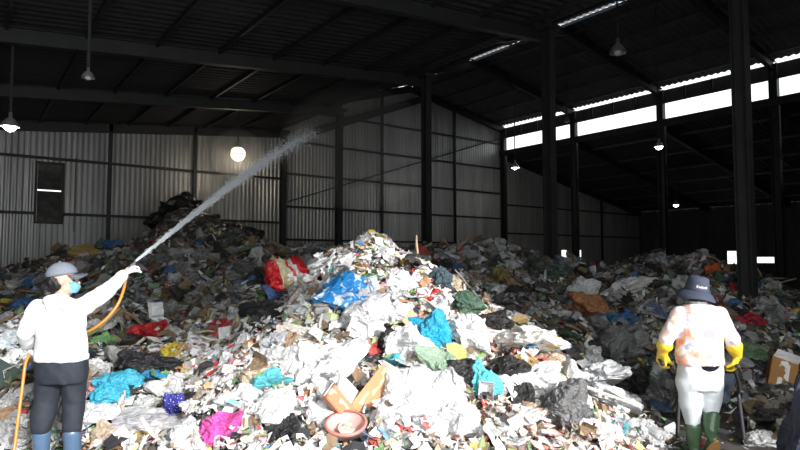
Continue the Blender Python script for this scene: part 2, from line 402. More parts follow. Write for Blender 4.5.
# ------------------------------------------------------------------ high bay lamps
M_BULB = emissive('lit_bulb', (1, .84, .52), 3.2); M_BULBW = emissive('white_bulb', (1, .97, .92), 14.); M_BULBO = simple('unlit_bulb', (.6, .6, .58), .2)
def lamp(px, py, Y, r, bulb, power, col, label, glow=.5):
    p = P(px, py, Y); w = W(*p); top = roof_z(w.x)-.02
    e = tag(link('high_bay_lamp', None, loc=w), label, 'lamp', 'high bay lamps hanging from the roof')
    bm = bmesh.new(); lathe_bm(bm, [(r, 0), (r*.96, .12*r), (r*.8, .5*r), (r*.5, .95*r), (r*.22, 1.15*r), (r*.2, 1.8*r), (.0, 1.82*r)], 24)
    link('lamp_shade', mesh_of(bm, 'shade', True), M_SHADE, e)
    bm = bmesh.new(); bmesh.ops.create_uvsphere(bm, u_segments=16, v_segments=10, radius=r*glow, matrix=Matrix.Translation((0, 0, .15*r)))
    link('bulb', mesh_of(bm, 'bulb', True), bulb, e)
    bm = bmesh.new(); tube_bm(bm, [(0, 0, 1.7*r), (0, 0, top-w.z)], .025, 6); link('hanging_rod', mesh_of(bm, 'rod'), M_CORD, e)
    if power:
        l = bpy.data.lights.new('lamp_light', 'POINT'); l.energy = power; l.color = col; l.shadow_soft_size = r*.6
        lo = bpy.data.objects.new('lamp_light', l); COL.objects.link(lo); lo.parent = e; lo.location = (0, 0, -r*.6)
    return e
lamp(238, 155, 20.5, .27, M_BULB, 170, (1, .86, .66), 'glowing warm lamp hanging in front of the back wall above the water jet', .95)
lamp(10, 127, 11.0, .16, M_BULBW, 25, (1, .95, .88), 'small lit lamp by the left end of the back wall', .7)
lamp(88, 78, 9.0, .10, M_BULBO, 0, None, 'unlit bell lamp under the dark left roof')
lamp(618, 53, 15.0, .22, M_BULBO, 0, None, 'unlit bell lamp under the main roof, above the daylight strip')
lamp(659, 147, 19.0, .15, M_BULBW, 20, (1, .97, .92), 'small lit lamp just below the daylight strip above the worker', .75)
lamp(515, 168, 25.5, .2, M_BULBW, 70, (1, .97, .92), 'small lit lamp by the corner post of the hall', .5)
lamp(676, 205, 30., .16, M_BULBW, 15, (1, .97, .92), 'tiny lit lamp deep in the side aisle, lowest of the lamps', .8)
lamp(567, 122, 25.5, .13, simple('amber_bulb', (.8, .45, .2), .3), 0, None, 'small amber lamp in front of the daylight strip')


m = bpy.data.materials.new('bloom'); m.use_nodes = True; nt = m.node_tree; nt.nodes.remove(nt.nodes['Principled BSDF'])
vs = N(nt, 'ShaderNodeVolumeScatter', Density=.16); L(nt, vs.outputs[0], nt.nodes['Material Output'].inputs['Volume'])
bm = bmesh.new(); bmesh.ops.create_icosphere(bm, subdivisions=3, radius=1.); tag(link('lamp_bloom', mesh_of(bm, 'bloom', True), m, None, W(*P(238, 155, 20.5)), None, (.95, .95, .95)), 'added haze lit up around the glowing warm lamp', 'bloom', kind='stuff')  # scattering ball added to imitate camera glare around the lamp
# ------------------------------------------------------------------ figures
def blob(parts, voxel=.012, smooth=6, wrinkle=0., wscale=14., name='body', cut=None):
    """one continuous surface grown over tapered limbs, ellipsoids and lofted trunks"""
    bm = bmesh.new()
    for p in parts:
        if p[0] == 'cap':
            _, a, ra, b_, rb = p; a, b_ = Vector(a), Vector(b_); d = b_-a
            for c, r in ((a, ra), (b_, rb)): bmesh.ops.create_icosphere(bm, subdivisions=3, radius=r, matrix=Matrix.Translation(c))
            if d.length > 1e-5:
                q = d.to_track_quat('Z', 'Y').to_matrix().to_4x4()
                bmesh.ops.create_cone(bm, cap_ends=True, segments=20, radius1=ra, radius2=rb, depth=d.length, matrix=Matrix.Translation((a+b_)/2) @ q)
        elif p[0] == 'ell':
            _, c, r, rot = p
            bmesh.ops.create_icosphere(bm, subdivisions=4, radius=1, matrix=Matrix.Translation(c) @ Euler(rot).to_matrix().to_4x4() @ Matrix.Diagonal((*r, 1)))
        elif p[0] == 'loft':
            rings = []
            for c, rx, ry in p[1]:
                rings.append([bm.verts.new((c[0]+rx*math.copysign(abs(math.cos(a))**.85, math.cos(a)), c[1]+ry*math.copysign(abs(math.sin(a))**.85, math.sin(a)), c[2])) for a in [2*PI*k/28 for k in range(28)]])
            for i in range(len(rings)-1):
                for k in range(28): bm.faces.new((rings[i][k], rings[i][(k+1) % 28], rings[i+1][(k+1) % 28], rings[i+1][k]))
            bm.faces.new(rings[0][::-1]); bm.faces.new(rings[-1]); 
    bmesh.ops.recalc_face_normals(bm, faces=bm.faces[:])
    me = mesh_of(bm, name); t = bpy.data.objects.new('tmp', me); COL.objects.link(t)
    mo = t.modifiers.new('r', 'REMESH'); mo.mode = 'VOXEL'; mo.voxel_size = voxel
    if smooth: ms = t.modifiers.new('s', 'SMOOTH'); ms.factor = .5; ms.iterations = smooth
    bpy.context.view_layer.update()
    out = bpy.data.meshes.new_from_object(t.evaluated_get(bpy.context.evaluated_depsgraph_get())); bpy.data.objects.remove(t)
    if wrinkle:
        co = [v.co+v.normal*wrinkle*(ridged(Vector((v.co.x*wscale, v.co.y*wscale, v.co.z*wscale*.6)))*.6+mn.noise(v.co*wscale*.5)) for v in out.vertices]
        for v, c in zip(out.vertices, co): v.co = c
    for f in out.polygons: f.use_smooth = True
    out.materials.clear(); return out
def hand(wr, d, n, thumb=1, size=1., curl=.6, fat=1.):
    """palm, four unequal bent fingers and a thumb from the side of the palm"""
    d = Vector(d).normalized(); n = Vector(n); n = (n-d*n.dot(d)).normalized(); s = d.cross(n)*thumb; wr = Vector(wr); ps = []
    for k, (off, ln, base) in enumerate(((.030, .070, .088), (.010, .078, .094), (-.010, .073, .090), (-.029, .056, .080))):
        r = .0095*fat*size; k0 = wr+(d*base+s*off)*size
        ps.append(('cap', wr+(d*.012+s*off*.7)*size, .016*fat*size, k0, .0115*fat*size)); a = 0; p = k0
        for j, q in enumerate((.45, .31, .24)):
            a += curl*(.9 if j == 0 else 1.1); q_ = p+(d*math.cos(a)+n*math.sin(a)+s*off*.6)*ln*q*1.05*size; ps.append(('cap', p, r*(1-.1*j), q_, r*(.9-.1*j))); p = q_
    a0 = wr+(d*.03+s*.026+n*.006)*size; a1 = a0+(d*.032+s*.024+n*.014)*size; a2 = a1+(d*.028+s*.006+n*.022*(1+curl))*size
    ps += [('cap', a0, .014*fat*size, a1, .0115*fat*size), ('cap', a1, .0115*fat*size, a2, .009*fat*size)]
    return ps
def head_parts(c, f):
    f = Vector(f).normalized(); s = Vector((f.y, -f.x, 0)); yaw = math.atan2(f.y, f.x)-PI/2; up = Vector((0, 0, 1)); c = Vector(c)
    return [('ell', c+up*.015-f*.01, (.073, .092, .098), (0, 0, yaw)), ('ell', c+f*.022-up*.05, (.055, .066, .07), (0, 0, yaw)), ('ell', c+f*.04-up*.095, (.03, .03, .025), (0, 0, yaw)),
            ('cap', c+f*.082+up*.0, .009, c+f*.103-up*.032, .014), ('ell', c+f*.083-up*.066, (.024, .01, .008), (0, 0, yaw)), ('ell', c+f*.085-up*.078, (.02, .01, .008), (0, 0, yaw)),
            ('ell', c+s*.073-f*.005-up*.012, (.010, .02, .032), (0, 0, yaw)), ('ell', c-s*.073-f*.005-up*.012, (.010, .02, .032), (0, 0, yaw)),
            ('ell', c+f*.078+s*.032+up*.012, (.022, .01, .006), (0, 0, yaw)), ('ell', c+f*.078-s*.032+up*.012, (.022, .01, .006), (0, 0, yaw))]
def eyes(c, f, parent):
    f = Vector(f).normalized(); s = Vector((f.y, -f.x, 0)); c = Vector(c)
    for sd in (1, -1):
        bm = bmesh.new(); bmesh.ops.create_uvsphere(bm, u_segments=12, v_segments=8, radius=.0125, matrix=Matrix.Translation(c+f*.074+s*sd*.031-Vector((0, 0, .004))))
        link('eye', mesh_of(bm, 'eye', True), M_EYE, parent)
M_EYE = simple('eye_dark', (.05, .035, .03), .2); M_SKIN = simple('skin', (.52, .33, .24), .5, bump=.1, bscale=60)
def rubber(name, c): return simple(name, c, .22, bump=.15, bscale=9, var=.15)
def boot(ps, parent, mat, sole, q=1.):
    """ps: shin top, ankle, heel, toe in the figure's frame"""
    a, b_, h, t = [Vector(p) for p in ps]; q0 = q
    me = blob([('cap', a, .072*q, a*.5+b_*.5, .066*q), ('cap', a*.5+b_*.5, .066*q, b_, .054*q), ('cap', b_, .052, h, .047), ('cap', h, .044, h*.45+t*.55, .046), ('cap', h*.45+t*.55, .046, t, .040)], .009, 5, .003, 12, 'boot')
    o = link('boot', me, mat, parent)
    u = (b_-h).normalized(); d = (t-h).normalized(); s = d.cross(u).normalized(); u = s.cross(d)
    bm = bmesh.new(); n = 24
    def out_(k):
        a_ = 2*PI*k/n; x = math.cos(a_); y = math.sin(a_); L_ = (t-h).length/2+.045
        return (h+t)/2+d*x*L_+s*y*(.048+.008*x)
    lo = [bm.verts.new(out_(k)-u*.055) for k in range(n)]; hi = [bm.verts.new(out_(k)-u*.030) for k in range(n)]
    for k in range(n): bm.faces.new((lo[k], lo[(k+1) % n], hi[(k+1) % n], hi[k]))
    bm.faces.new(lo[::-1]); bm.faces.new(hi); link('sole', mesh_of(bm, 'sole'), sole, o)
    bm = bmesh.new(); q = (b_-a).to_track_quat('Z', 'Y').to_matrix().to_4x4(); bmesh.ops.create_cone(bm, segments=24, radius1=.075*q0, radius2=.075*q0, depth=.02, matrix=Matrix.Translation(a) @ q)
    link('top_band', mesh_of(bm, 'band', True), mat, o); return o

# --- woman in white with the hose
WY = 4.35; wb = P(58, 478, WY); wb.z = .2
def lw(px, py, Y=WY): return P(px, py, Y)-wb
ff = Vector((.92, .38, 0)); hc = lw(63.5, 279, 4.36)
neck = lw(61, 300, 4.37)
sR, eR, hR = lw(84, 306, 4.40), lw(108, 290, 4.58), lw(126, 273, 4.78)
sL, eL, hL = lw(38, 309, 4.33), lw(26, 332, 4.32), lw(28, 346, 4.46)
dR = (hR-eR).normalized(); dL = Vector((.15, .6, -.6)).normalized()
gR = hand(hR, dR, (.2, .3, -.9), -1, 1., .75, 1.15); gL = hand(hL, dL, (.8, .2, .1), 1, 1., .75, 1.15)
kL, aL, kR, aR = lw(46, 401, 4.37), lw(41.5, 434, 4.33), lw(74, 401, 4.38), lw(72, 434, 4.35)
fL, fR = Vector((aL.x-.01, .0, .075)), Vector((aR.x, .02, .075))
body = head_parts(hc, ff)+[('cap', hc-Vector((0, 0, .05)), .05, neck-Vector((0, 0, .06)), .055),
    ('loft', [(lw(60, 303), .10, .06), (lw(60, 312), .15, .085), (lw(61, 332), .135, .085), (lw(62, 350), .13, .085), (lw(62, 368), .15, .095)]),
    ('cap', sR, .045, eR, .038), ('cap', eR, .036, hR, .026), ('cap', sL, .045, eL, .038), ('cap', eL, .036, hL, .026),
    ('cap', lw(51, 368), .075, kL, .052), ('cap', kL, .05, aL, .045), ('cap', aL, .045, fL, .032), ('cap', lw(74, 368), .075, kR, .052), ('cap', kR, .05, aR, .045), ('cap', aR, .045, fR, .032),
    ('cap', fL, .03, fL+Vector((.02, .14, -.03)), .026), ('cap', fR, .03, fR+Vector((.02, .14, -.03)), .026)]
body += hand(hR, dR, (.2, .3, -.9), -1, .95, .75, .9)+hand(hL, dL, (.8, .2, .1), 1, .95, .75, .9)
woman = link('person', blob(body, .0085, 3, name='body'), M_SKIN, None, W(*wb), (0, 0, ROTZ))
tag(woman, 'person in white hooded top, grey cap and blue face mask spraying water from a hose', 'person', 'people working at the heap')
M_WHITE = simple('white_jersey', (.80, .82, .82), .8, bump=.25, bscale=30)
top = [('loft', [(lw(61, 296.5, 4.37), .055, .05), (lw(60.5, 300, 4.36), .115, .075), (lw(60, 305), .172, .10), (lw(60, 318), .182, .122), (lw(61, 333), .172, .12), (lw(62, 349), .180, .128), (lw(62, 359.5), .183, .128)]),
       ('cap', sR, .072, eR, .058), ('cap', eR, .056, eR*.15+hR*.85, .044), ('cap', sL, .072, eL, .06), ('cap', eL, .058, eL*.15+hL*.85, .045)]
hoodie = link('hooded_top', blob(top, .011, 5, .012, 12, 'top'), M_WHITE, woman)
link('hood', blob([('ell', lw(57, 300, 4.26), (.105, .055, .045), (.3, 0, 0)), ('ell', lw(53, 304, 4.25), (.06, .04, .06), (.2, 0, .2)), ('ell', lw(64, 303, 4.25), (.05, .035, .06), (.2, 0, -.2))], .01, 5, .006, 16, 'hood'), M_WHITE, hoodie)
link('hem_band', blob([('loft', [(lw(62, 354), .186, .132), (lw(62, 359.8), .184, .13)])], .011, 3, .003, 20, 'hem'), M_WHITE, hoodie)
M_NAVY = simple('navy_trousers', (.015, .019, .028), .8, bump=.3, bscale=18)
link('trousers', blob([('loft', [(lw(62, 353), .160, .11), (lw(62, 362), .174, .122), (lw(62, 374), .18, .128), (lw(62, 382), .17, .12)]), ('cap', lw(50.5, 373), .093, kL, .080), ('cap', kL, .079, aL+Vector((0, 0, .055)), .067), ('cap', lw(73.5, 373), .091, kR, .071), ('cap', kR, .070, aR+Vector((0, 0, .055)), .063)], .011, 5, .014, 10, 'trousers'), M_NAVY, woman)
M_BOOTB = rubber('blue_rubber', (.07, .12, .19)); M_SOLE = simple('dark_sole', (.03, .03, .03), .7)
for a_, f_ in ((aL, fL), (aR, fR)):
    boot((a_+Vector((0, 0, .0)), f_+Vector((0, 0, .03)), f_+Vector((0, -.02, -.02)), f_+Vector((.03, .17, -.025))), woman, M_BOOTB, M_SOLE, .84)
for ps in (gR, gL): link('glove', blob(ps, .0055, 2, name='glove'), simple('white_glove', (.75, .76, .75), .8), woman)
# cap: crown, peak and button; hair, mask
s_ = Vector((ff.y, -ff.x, 0)).normalized(); f_ = ff.normalized(); yaw = math.atan2(f_.y, f_.x)-PI/2
M_CAP = simple('grey_cap', (.15, .17, .20), .8, bump=.2, bscale=60)
bm = bmesh.new(); bmesh.ops.create_uvsphere(bm, u_segments=32, v_segments=20, radius=1)
bmesh.ops.delete(bm, geom=[v for v in bm.verts if v.co.z < -.12], context='VERTS')
Mc = Matrix.Translation(hc+Vector((0, 0, .03))-f_*.012) @ Euler((.16, 0, yaw)).to_matrix().to_4x4()
bmesh.ops.transform(bm, matrix=Mc @ Matrix.Diagonal((.088, .108, .098, 1)), verts=bm.verts); bmesh.ops.solidify(bm, geom=bm.faces[:], thickness=.004)
capo = link('cap', mesh_of(bm, 'cap', True), M_CAP, woman)
bm = bmesh.new(); rows = []
for i in range(9):
    t = i/8; row = []
    for k in range(17):
        a = -1.15+2.3*k/16; r0 = Vector((.088*math.sin(a), .106*math.cos(a), -.012)); ext = .072*math.cos(a)**.4*t
        row.append(bm.verts.new(Mc @ Vector((r0.x*(1-.05*t), r0.y+ext, r0.z-.014*t*t-.04*math.sin(a)**2*t+.004))))
    rows.append(row)
for i in range(8):
    for k in range(16): bm.faces.new((rows[i][k], rows[i][k+1], rows[i+1][k+1], rows[i+1][k]))
bmesh.ops.solidify(bm, geom=bm.faces[:], thickness=.005); link('peak', mesh_of(bm, 'peak', True), M_CAP, capo)
bm = bmesh.new(); bmesh.ops.create_uvsphere(bm, u_segments=10, v_segments=6, radius=.009, matrix=Mc @ Matrix.Translation((0, 0, .098))); link('button', mesh_of(bm, 'button', True), M_CAP, capo)
M_HAIR = simple('black_hair', (.008, .007, .007), .45, bump=.6, bscale=50)
back = hc-f_*.07
link('hair', blob([('ell', hc-f_*.047-Vector((0, 0, .022)), (.078, .066, .075), (0, 0, yaw)), ('ell', lw(48.5, 286, 4.33), (.058, .05, .05), (0, .2, 0)), ('ell', lw(47, 293, 4.32), (.04, .035, .045), (0, .3, 0)), ('cap', hc-f_*.06-Vector((0, 0, .03)), .04, lw(52, 290, 4.33), .03)], .008, 3, .006, 40, 'hair'), M_HAIR, woman)
bm = bmesh.new(); rows = []
for i in range(7):
    t = i/6-.5
    rows.append([bm.verts.new(hc-Vector((0, 0, .060+t*.085))+f_*((.100+.018*math.cos(PI*t))*math.cos(a)-.015*abs(t))+s_*(.070*math.sin(a))) for a in np.linspace(-1.05, 1.05, 13)])
for i in range(6):
    for k in range(12): bm.faces.new((rows[i][k], rows[i+1][k], rows[i+1][k+1], rows[i][k+1]))
bmesh.ops.solidify(bm, geom=bm.faces[:], thickness=.003); mk = link('face_mask', mesh_of(bm, 'mask', True), simple('mask_blue', (.30, .62, .78), .7), woman)
for sd in (1, -1):
    for zz in (-.02, -.09):
        bm = bmesh.new(); tube_bm(bm, spline([hc+f_*.03+s_*sd*.077+Vector((0, 0, zz)), hc+f_*.012+s_*sd*.085+Vector((0, 0, -.03+zz*.3)), hc-f_*.018+s_*sd*.083+Vector((0, 0, -.02))], 4), .0012, 5); link('ear_loop', mesh_of(bm, 'loop'), simple('pale_loop', (.35, .42, .45), .7), mk)
eyes(hc, ff, woman)

# --- hose and water
pH = P(129, 270, 4.80)+dR*.03; tip = P(135.5, 261.5, 4.92)
hp = spline([pH-dR*.02, P(126, 279, 4.78), P(123.5, 290, 4.72), P(118, 304, 4.66), P(108, 317, 4.62), P(96, 327, 4.60), P(84, 333, 4.60), P(66, 338, 4.60), P(45, 343, 4.58), hL+wb+dL*.07, P(26, 362, 4.44), P(22, 390, 4.38), P(18, 420, 4.33), P(14, 450, 4.28), P(8, 476, 4.2), P(-25, 482, 4.1), P(-90, 470, 4.2)], 8)
bm = bmesh.new(); tube_bm(bm, hp, .0115, 12)
hose = link('hose', mesh_of(bm, 'hose', True), simple('orange_hose', (.52, .22, .045), .4), None, (0, 0, 0), (0, 0, 0))
for v in hose.data.vertices: v.co = W(*v.co)
o0 = W(P(14, 450, 4.28).x, 4.28, .2); hose.data.transform(Matrix.Translation(-o0)); hose.location = o0
tag(hose, 'orange rubber hose held by the woman in white, hanging from her raised hand', 'hose')
bm = bmesh.new(); dn = (tip-pH).normalized()
tube_bm(bm, [W(*(pH-dn*.02))-o0, W(*(pH+dn*.04))-o0, W(*(pH+dn*.07))-o0, W(*tip)-o0], [.018, .018, .012, .009], 12); link('nozzle', mesh_of(bm, 'nozzle', True), simple('nozzle_metal', (.5, .5, .48), .3, .6), hose)
def jet(n, seed):
    rr = random.Random(seed); V = []; Fc = []; end = P(322, 123, 9.6)
    for k in range(n):
        t = rr.random()
        while rr.random() > (1-t)**1.15*(.45+.55*t**.5): t = rr.random()
        c = tip.lerp(end, t); c.z += .22*math.sin(PI*t)*.35-.05*t*t
        rad = .008+.085*t+.09*t*t; a = rr.uniform(0, 2*PI); rr_ = rad*abs(rr.gauss(0, .55))
        ax = (end-tip).normalized(); x = ax.cross(Vector((0, 0, 1))).normalized(); y = x.cross(ax)
        c = c+x*math.cos(a)*rr_+y*math.sin(a)*rr_*1.1-Vector((0, 0, abs(rr.gauss(0, .05))*t*t))
        l = rr.uniform(.015, .05)*(1-.4*t); w_ = rr.uniform(.0014, .0034)*(1+.9*t); dv = (ax+Vector((rr.gauss(0, .04), rr.gauss(0, .04), rr.gauss(0, .04)))).normalized(); i0 = len(V)
        for q in (c+dv*l, c+x*w_, c+y*w_, c-x*w_, c-y*w_, c-dv*l): V.append(W(*q))
        for a_, b_ in ((1, 2), (2, 3), (3, 4), (4, 1)): Fc += [(i0, i0+a_, i0+b_), (i0+5, i0+b_, i0+a_)]
    me = bpy.data.meshes.new('jet'); me.from_pydata(V, [], Fc); me.update(); return me
m, nt, b = nodes('water_drops'); b.inputs['Base Color'].default_value = (.9, .93, .95, 1); b.inputs['Roughness'].default_value = .2
tr = N(nt, 'ShaderNodeBsdfTranslucent'); tr.inputs['Color'].default_value = (.9, .93, .95, 1); ms = N(nt, 'ShaderNodeMixShader'); ms.inputs[0].default_value = .5
L(nt, b.outputs[0], ms.inputs[1]); L(nt, tr.outputs[0], ms.inputs[2]); L(nt, ms.outputs[0], nt.nodes['Material Output'].inputs['Surface'])
tag(link('water_jet', jet(8500, 3), m), 'fan of water drops shooting up from the hose nozzle towards the back wall', 'water spray', kind='stuff')
m = bpy.data.materials.new('mist'); m.use_nodes = True; nt = m.node_tree; nt.nodes.remove(nt.nodes['Principled BSDF'])
vs = N(nt, 'ShaderNodeVolumeScatter', Density=.045, Anisotropy=.2); L(nt, vs.outputs[0], nt.nodes['Material Output'].inputs['Volume'])
bm = bmesh.new(); bmesh.ops.create_icosphere(bm, subdivisions=4, radius=1); c = P(358, 150, 19.)
tag(link('water_mist', mesh_of(bm, 'mist', True), m, None, W(*c), (0, 0, ROTZ), (2.6, 3.0, 2.0)), 'faint mist hanging at the end of the water jet before the back wall', 'mist', kind='stuff')

# --- man in flowered shirt with the wheelbarrow
MY = 5.4; mb = P(700, 456, MY); mb.z = 0
def lm(px, py, Y=MY): return P(px, py, Y)-mb
mf = Vector((.12, 1, 0)); mh = lm(697, 294, 5.43)
sL, eL, hL = lm(679, 315), lm(667, 338, 5.40), lm(662.5, 352, 5.46)
sR, eR, hR = lm(719, 315), lm(731.5, 338, 5.40), lm(737, 355, 5.45)
dg_ = Vector((0, .28, -.95)).normalized()
kL, aL = lm(691, 404, 5.42), lm(693, 424, 5.40); kR, aR = lm(711, 399, 5.42), lm(711.5, 414, 5.34)
fL = Vector((lm(695, 450).x, .02, .085)); fR = lm(712, 438, 5.27)
body = head_parts(mh, mf)+[('cap', mh-Vector((0, 0, .05)), .055, lm(699, 306), .06), ('loft', [(lm(699, 307), .11, .07), (lm(699, 316), .17, .10), (lm(699, 335), .16, .10), (lm(699, 350), .15, .10), (lm(699, 366), .16, .10)]),
    ('cap', sL, .05, eL, .04), ('cap', eL, .038, hL, .028), ('cap', sR, .05, eR, .04), ('cap', eR, .038, hR, .028),
    ('cap', lm(689, 370), .08, kL, .055), ('cap', kL, .053, aL, .046), ('cap', aL, .045, fL, .034), ('cap', lm(710, 370), .08, kR, .055), ('cap', kR, .053, aR, .046), ('cap', aR, .045, fR, .034),
    ('cap', fL, .032, fL+Vector((0, .14, -.03)), .026), ('cap', fR, .03, fR+Vector((0, .10, -.09)), .024)]
body += hand(hL, dg_, (.6, .3, .3), 1, 1., .75, .9)+hand(hR, dg_, (-.6, .3, .3), -1, 1., .75, .9)
man = link('person', blob(body, .009, 3, name='body'), M_SKIN, None, W(*mb), (0, 0, ROTZ))
tag(man, 'person from behind in flowered shirt, dark hat, yellow gloves and green boots, pushing a wheelbarrow', 'person', 'people working at the heap')
m, nt, b = nodes('flowered_cloth'); tc = N(nt, 'ShaderNodeTexCoord'); b.inputs['Roughness'].default_value = .85
n1 = N(nt, 'ShaderNodeTexNoise', Scale=7., Detail=4., Roughness=.6); L(nt, tc.outputs['Object'], n1.inputs['Vector'])
r1 = ramp(nt, [(0, (.80, .78, .76)), (.47, (.80, .76, .72)), (.55, (.78, .46, .36)), (.66, (.64, .24, .15))]); L(nt, n1.outputs['Fac'], r1.inputs['Fac'])
n2 = N(nt, 'ShaderNodeTexNoise', Scale=13., Detail=3.); L(nt, tc.outputs['Object'], n2.inputs['Vector'])
r2 = ramp(nt, [(.60, (0, 0, 0)), (.66, (1, 1, 1))]); L(nt, n2.outputs['Fac'], r2.inputs['Fac'])
mx = N(nt, 'ShaderNodeMix', data_type='RGBA'); L(nt, r2.outputs['Color'], mx.inputs[0]); L(nt, r1.outputs['Color'], mx.inputs[6]); mx.inputs[7].default_value = (.45, .42, .50, 1)
pc = lm(701, 333); ds = N(nt, 'ShaderNodeVectorMath', operation='DISTANCE'); ds.inputs[1].default_value = (pc.x, pc.y-.12, pc.z); L(nt, tc.outputs['Object'], ds.inputs[0])
nd = N(nt, 'ShaderNodeMath', operation='MULTIPLY_ADD'); nd.inputs[1].default_value = .12; L(nt, n2.outputs['Fac'], nd.inputs[0]); L(nt, ds.outputs['Value'], nd.inputs[2])
r3 = ramp(nt, [(.10, (1, 1, 1)), (.165, (0, 0, 0))]); L(nt, nd.outputs[0], r3.inputs['Fac'])
mx2 = N(nt, 'ShaderNodeMix', data_type='RGBA'); L(nt, r3.outputs['Color'], mx2.inputs[0]); L(nt, mx.outputs[2], mx2.inputs[6]); mx2.inputs[7].default_value = (.52, .30, .33, 1)
L(nt, mx2.outputs[2], b.inputs['Base Color'])
shirt = link('shirt', blob([('loft', [(lm(698, 302.5), .06, .055), (lm(698.5, 305.5), .13, .085), (lm(699, 310.5), .18, .115), (lm(699, 322), .212, .13), (lm(699, 340), .205, .13), (lm(699.5, 355), .208, .135), (lm(700, 364), .212, .138)]),
    ('cap', sL, .078, eL, .066), ('cap', eL, .064, eL*.5+hL*.5, .058), ('cap', sR, .078, eR, .066), ('cap', eR, .064, eR*.5+hR*.5, .058)], .011, 6, .009, 12, 'shirt'), m, man)
link('collar', blob([('loft', [(lm(698, 301), .07, .066), (lm(698, 304.5), .082, .075)])], .009, 3, .002, 20, 'collar'), m, shirt)
M_PALE = simple('pale_trousers', (.56, .59, .60), .85, bump=.3, bscale=16, var=.08)
link('trousers', blob([('loft', [(lm(700, 360), .185, .115), (lm(700, 370), .20, .135), (lm(700, 381), .20, .14), (lm(700, 389), .185, .125)]), ('cap', lm(688.5, 382), .108, kL, .092), ('cap', kL, .09, aL, .060), ('cap', lm(711, 382), .106, kR, .086), ('cap', kR, .085, aR, .058)], .011, 5, .012, 10, 'trousers'), M_PALE, man)
bm = bmesh.new(); pts = [lm(700+x, 362.5+3.2*(1-(x/13)**2)-1, 5.4)+Vector((0, -.142+.0003*x*x, 0)) for x in np.linspace(-13, 13, 13)]
lo = []; hi = []
for i, p in enumerate(pts):
    x = np.linspace(-1, 1, 13)[i]; hi.append(bm.verts.new(p+Vector((.02, 0, .012)))); lo.append(bm.verts.new(p+Vector((.02, -.006, -.012-.022*(1-x*x)))))
for i in range(12): bm.faces.new((lo[i], lo[i+1], hi[i+1], hi[i]))
bmesh.ops.solidify(bm, geom=bm.faces[:], thickness=.006); link('undershirt', mesh_of(bm, 'under', True), simple('dark_shirt', (.03, .035, .06), .8), man)
M_BOOTG = rubber('green_rubber', (.07, .125, .065)); M_TAN = simple('tan_sole', (.55, .27, .10), .6)
boot((aL+Vector((0, 0, -.02)), fL+Vector((0, 0, .03)), fL+Vector((0, -.02, -.025)), fL+Vector((0, .17, -.03))), man, M_BOOTG, M_TAN)
boot((aR+Vector((0, 0, -.02)), fR+Vector((0, .02, .04)), fR+Vector((0, -.035, 0)), fR+Vector((.01, .10, -.15))), man, M_BOOTG, M_TAN)
M_GLOVE = simple('yellow_rubber', (.72, .50, .03), .4, bump=.2, bscale=30)
for h_, e_, n_, t_ in ((hL, eL, (.6, .3, .3), 1), (hR, eR, (-.6, .3, .3), -1)):
    g = link('glove', blob(hand(h_, dg_, n_, t_, 1.22, .55, 1.35)+[('cap', h_+dg_*.03, .034, h_-dg_*.01, .04)], .0065, 2, name='glove'), M_GLOVE, man)
    link('cuff', blob([('cap', h_, .046, h_*.5+e_*.5, .072)], .008, 3, .004, 22, 'cuff'), M_GLOVE, g)
# bucket hat with its band badge
mfn = mf.normalized(); Mh = Matrix.Translation(mh+Vector((0, 0, .047))) @ Matrix.Diagonal((1.0, 1.0, 1, 1)) @ Euler((.10, .16, math.atan2(mfn.y, mfn.x)-PI/2)).to_matrix().to_4x4()
M_HAT = simple('navy_hat', (.045, .055, .085), .85, bump=.25, bscale=50)
bm = bmesh.new(); lathe_bm(bm, [(.0, .118), (.06, .116), (.083, .102), (.092, .06), (.10, .0), (.103, -.012)], 36)
bmesh.ops.transform(bm, matrix=Mh @ Matrix.Diagonal((1, 1.08, 1, 1)), verts=bm.verts); bmesh.ops.solidify(bm, geom=bm.faces[:], thickness=.004); hat = link('hat', mesh_of(bm, 'hat', True), M_HAT, man)
bm = bmesh.new(); lathe_bm(bm, [(.100, -.008), (.125, -.024), (.155, -.054), (.172, -.080), (.170, -.084), (.12, -.03), (.098, -.014)], 48)
for v in bm.verts:
    r_ = math.hypot(v.co.x, v.co.y); v.co.z += .01*math.sin(3*math.atan2(v.co.y, v.co.x))*clamp((r_-.1)/.07)
bmesh.ops.transform(bm, matrix=Mh @ Matrix.Diagonal((1, 1.08, 1, 1)), verts=bm.verts); link('brim', mesh_of(bm, 'brim', True), M_HAT, hat)
def badge(a0, a1, z0, z1, mat, nm, off=.003):
    bm = bmesh.new(); lo = []; hi = []
    for k in range(9):
        a = -PI/2+a0+(a1-a0)*k/8
        for lst, z in ((lo, z0), (hi, z1)):
            r_ = .1005+(.092-.1005)*(z/.06)+off; lst.append(bm.verts.new(Mh @ Vector((r_*math.cos(a), r_*1.08*math.sin(a), z))))
    for k in range(8): bm.faces.new((lo[k], lo[k+1], hi[k+1], hi[k]))
    bmesh.ops.solidify(bm, geom=bm.faces[:], thickness=-.002); return link(nm, mesh_of(bm, nm), mat, hat)
badge(-.42, .55, .0, .018, simple('red_badge', (.5, .03, .05), .7), 'red_stripe')
M_WL = simple('white_stitching', (.8, .8, .8), .7)
for k, (a0, wd, zt) in enumerate(((-.46, .16, .046), (-.26, .10, .038), (-.13, .11, .038), (.01, .10, .040), (.14, .11, .038), (.28, .10, .038), (.41, .13, .042))): badge(a0, a0+wd, .020, zt, M_WL, 'letter', .004)
link('hair', blob([('ell', mh-mfn*.02-Vector((0, 0, .03)), (.079, .085, .07), (0, 0, 0)), ('ell', mh-mfn*.05-Vector((0, 0, .075)), (.06, .04, .045), (0, 0, 0))], .008, 3, .004, 40, 'hair'), M_HAIR, man)
eyes(mh, mf, man)

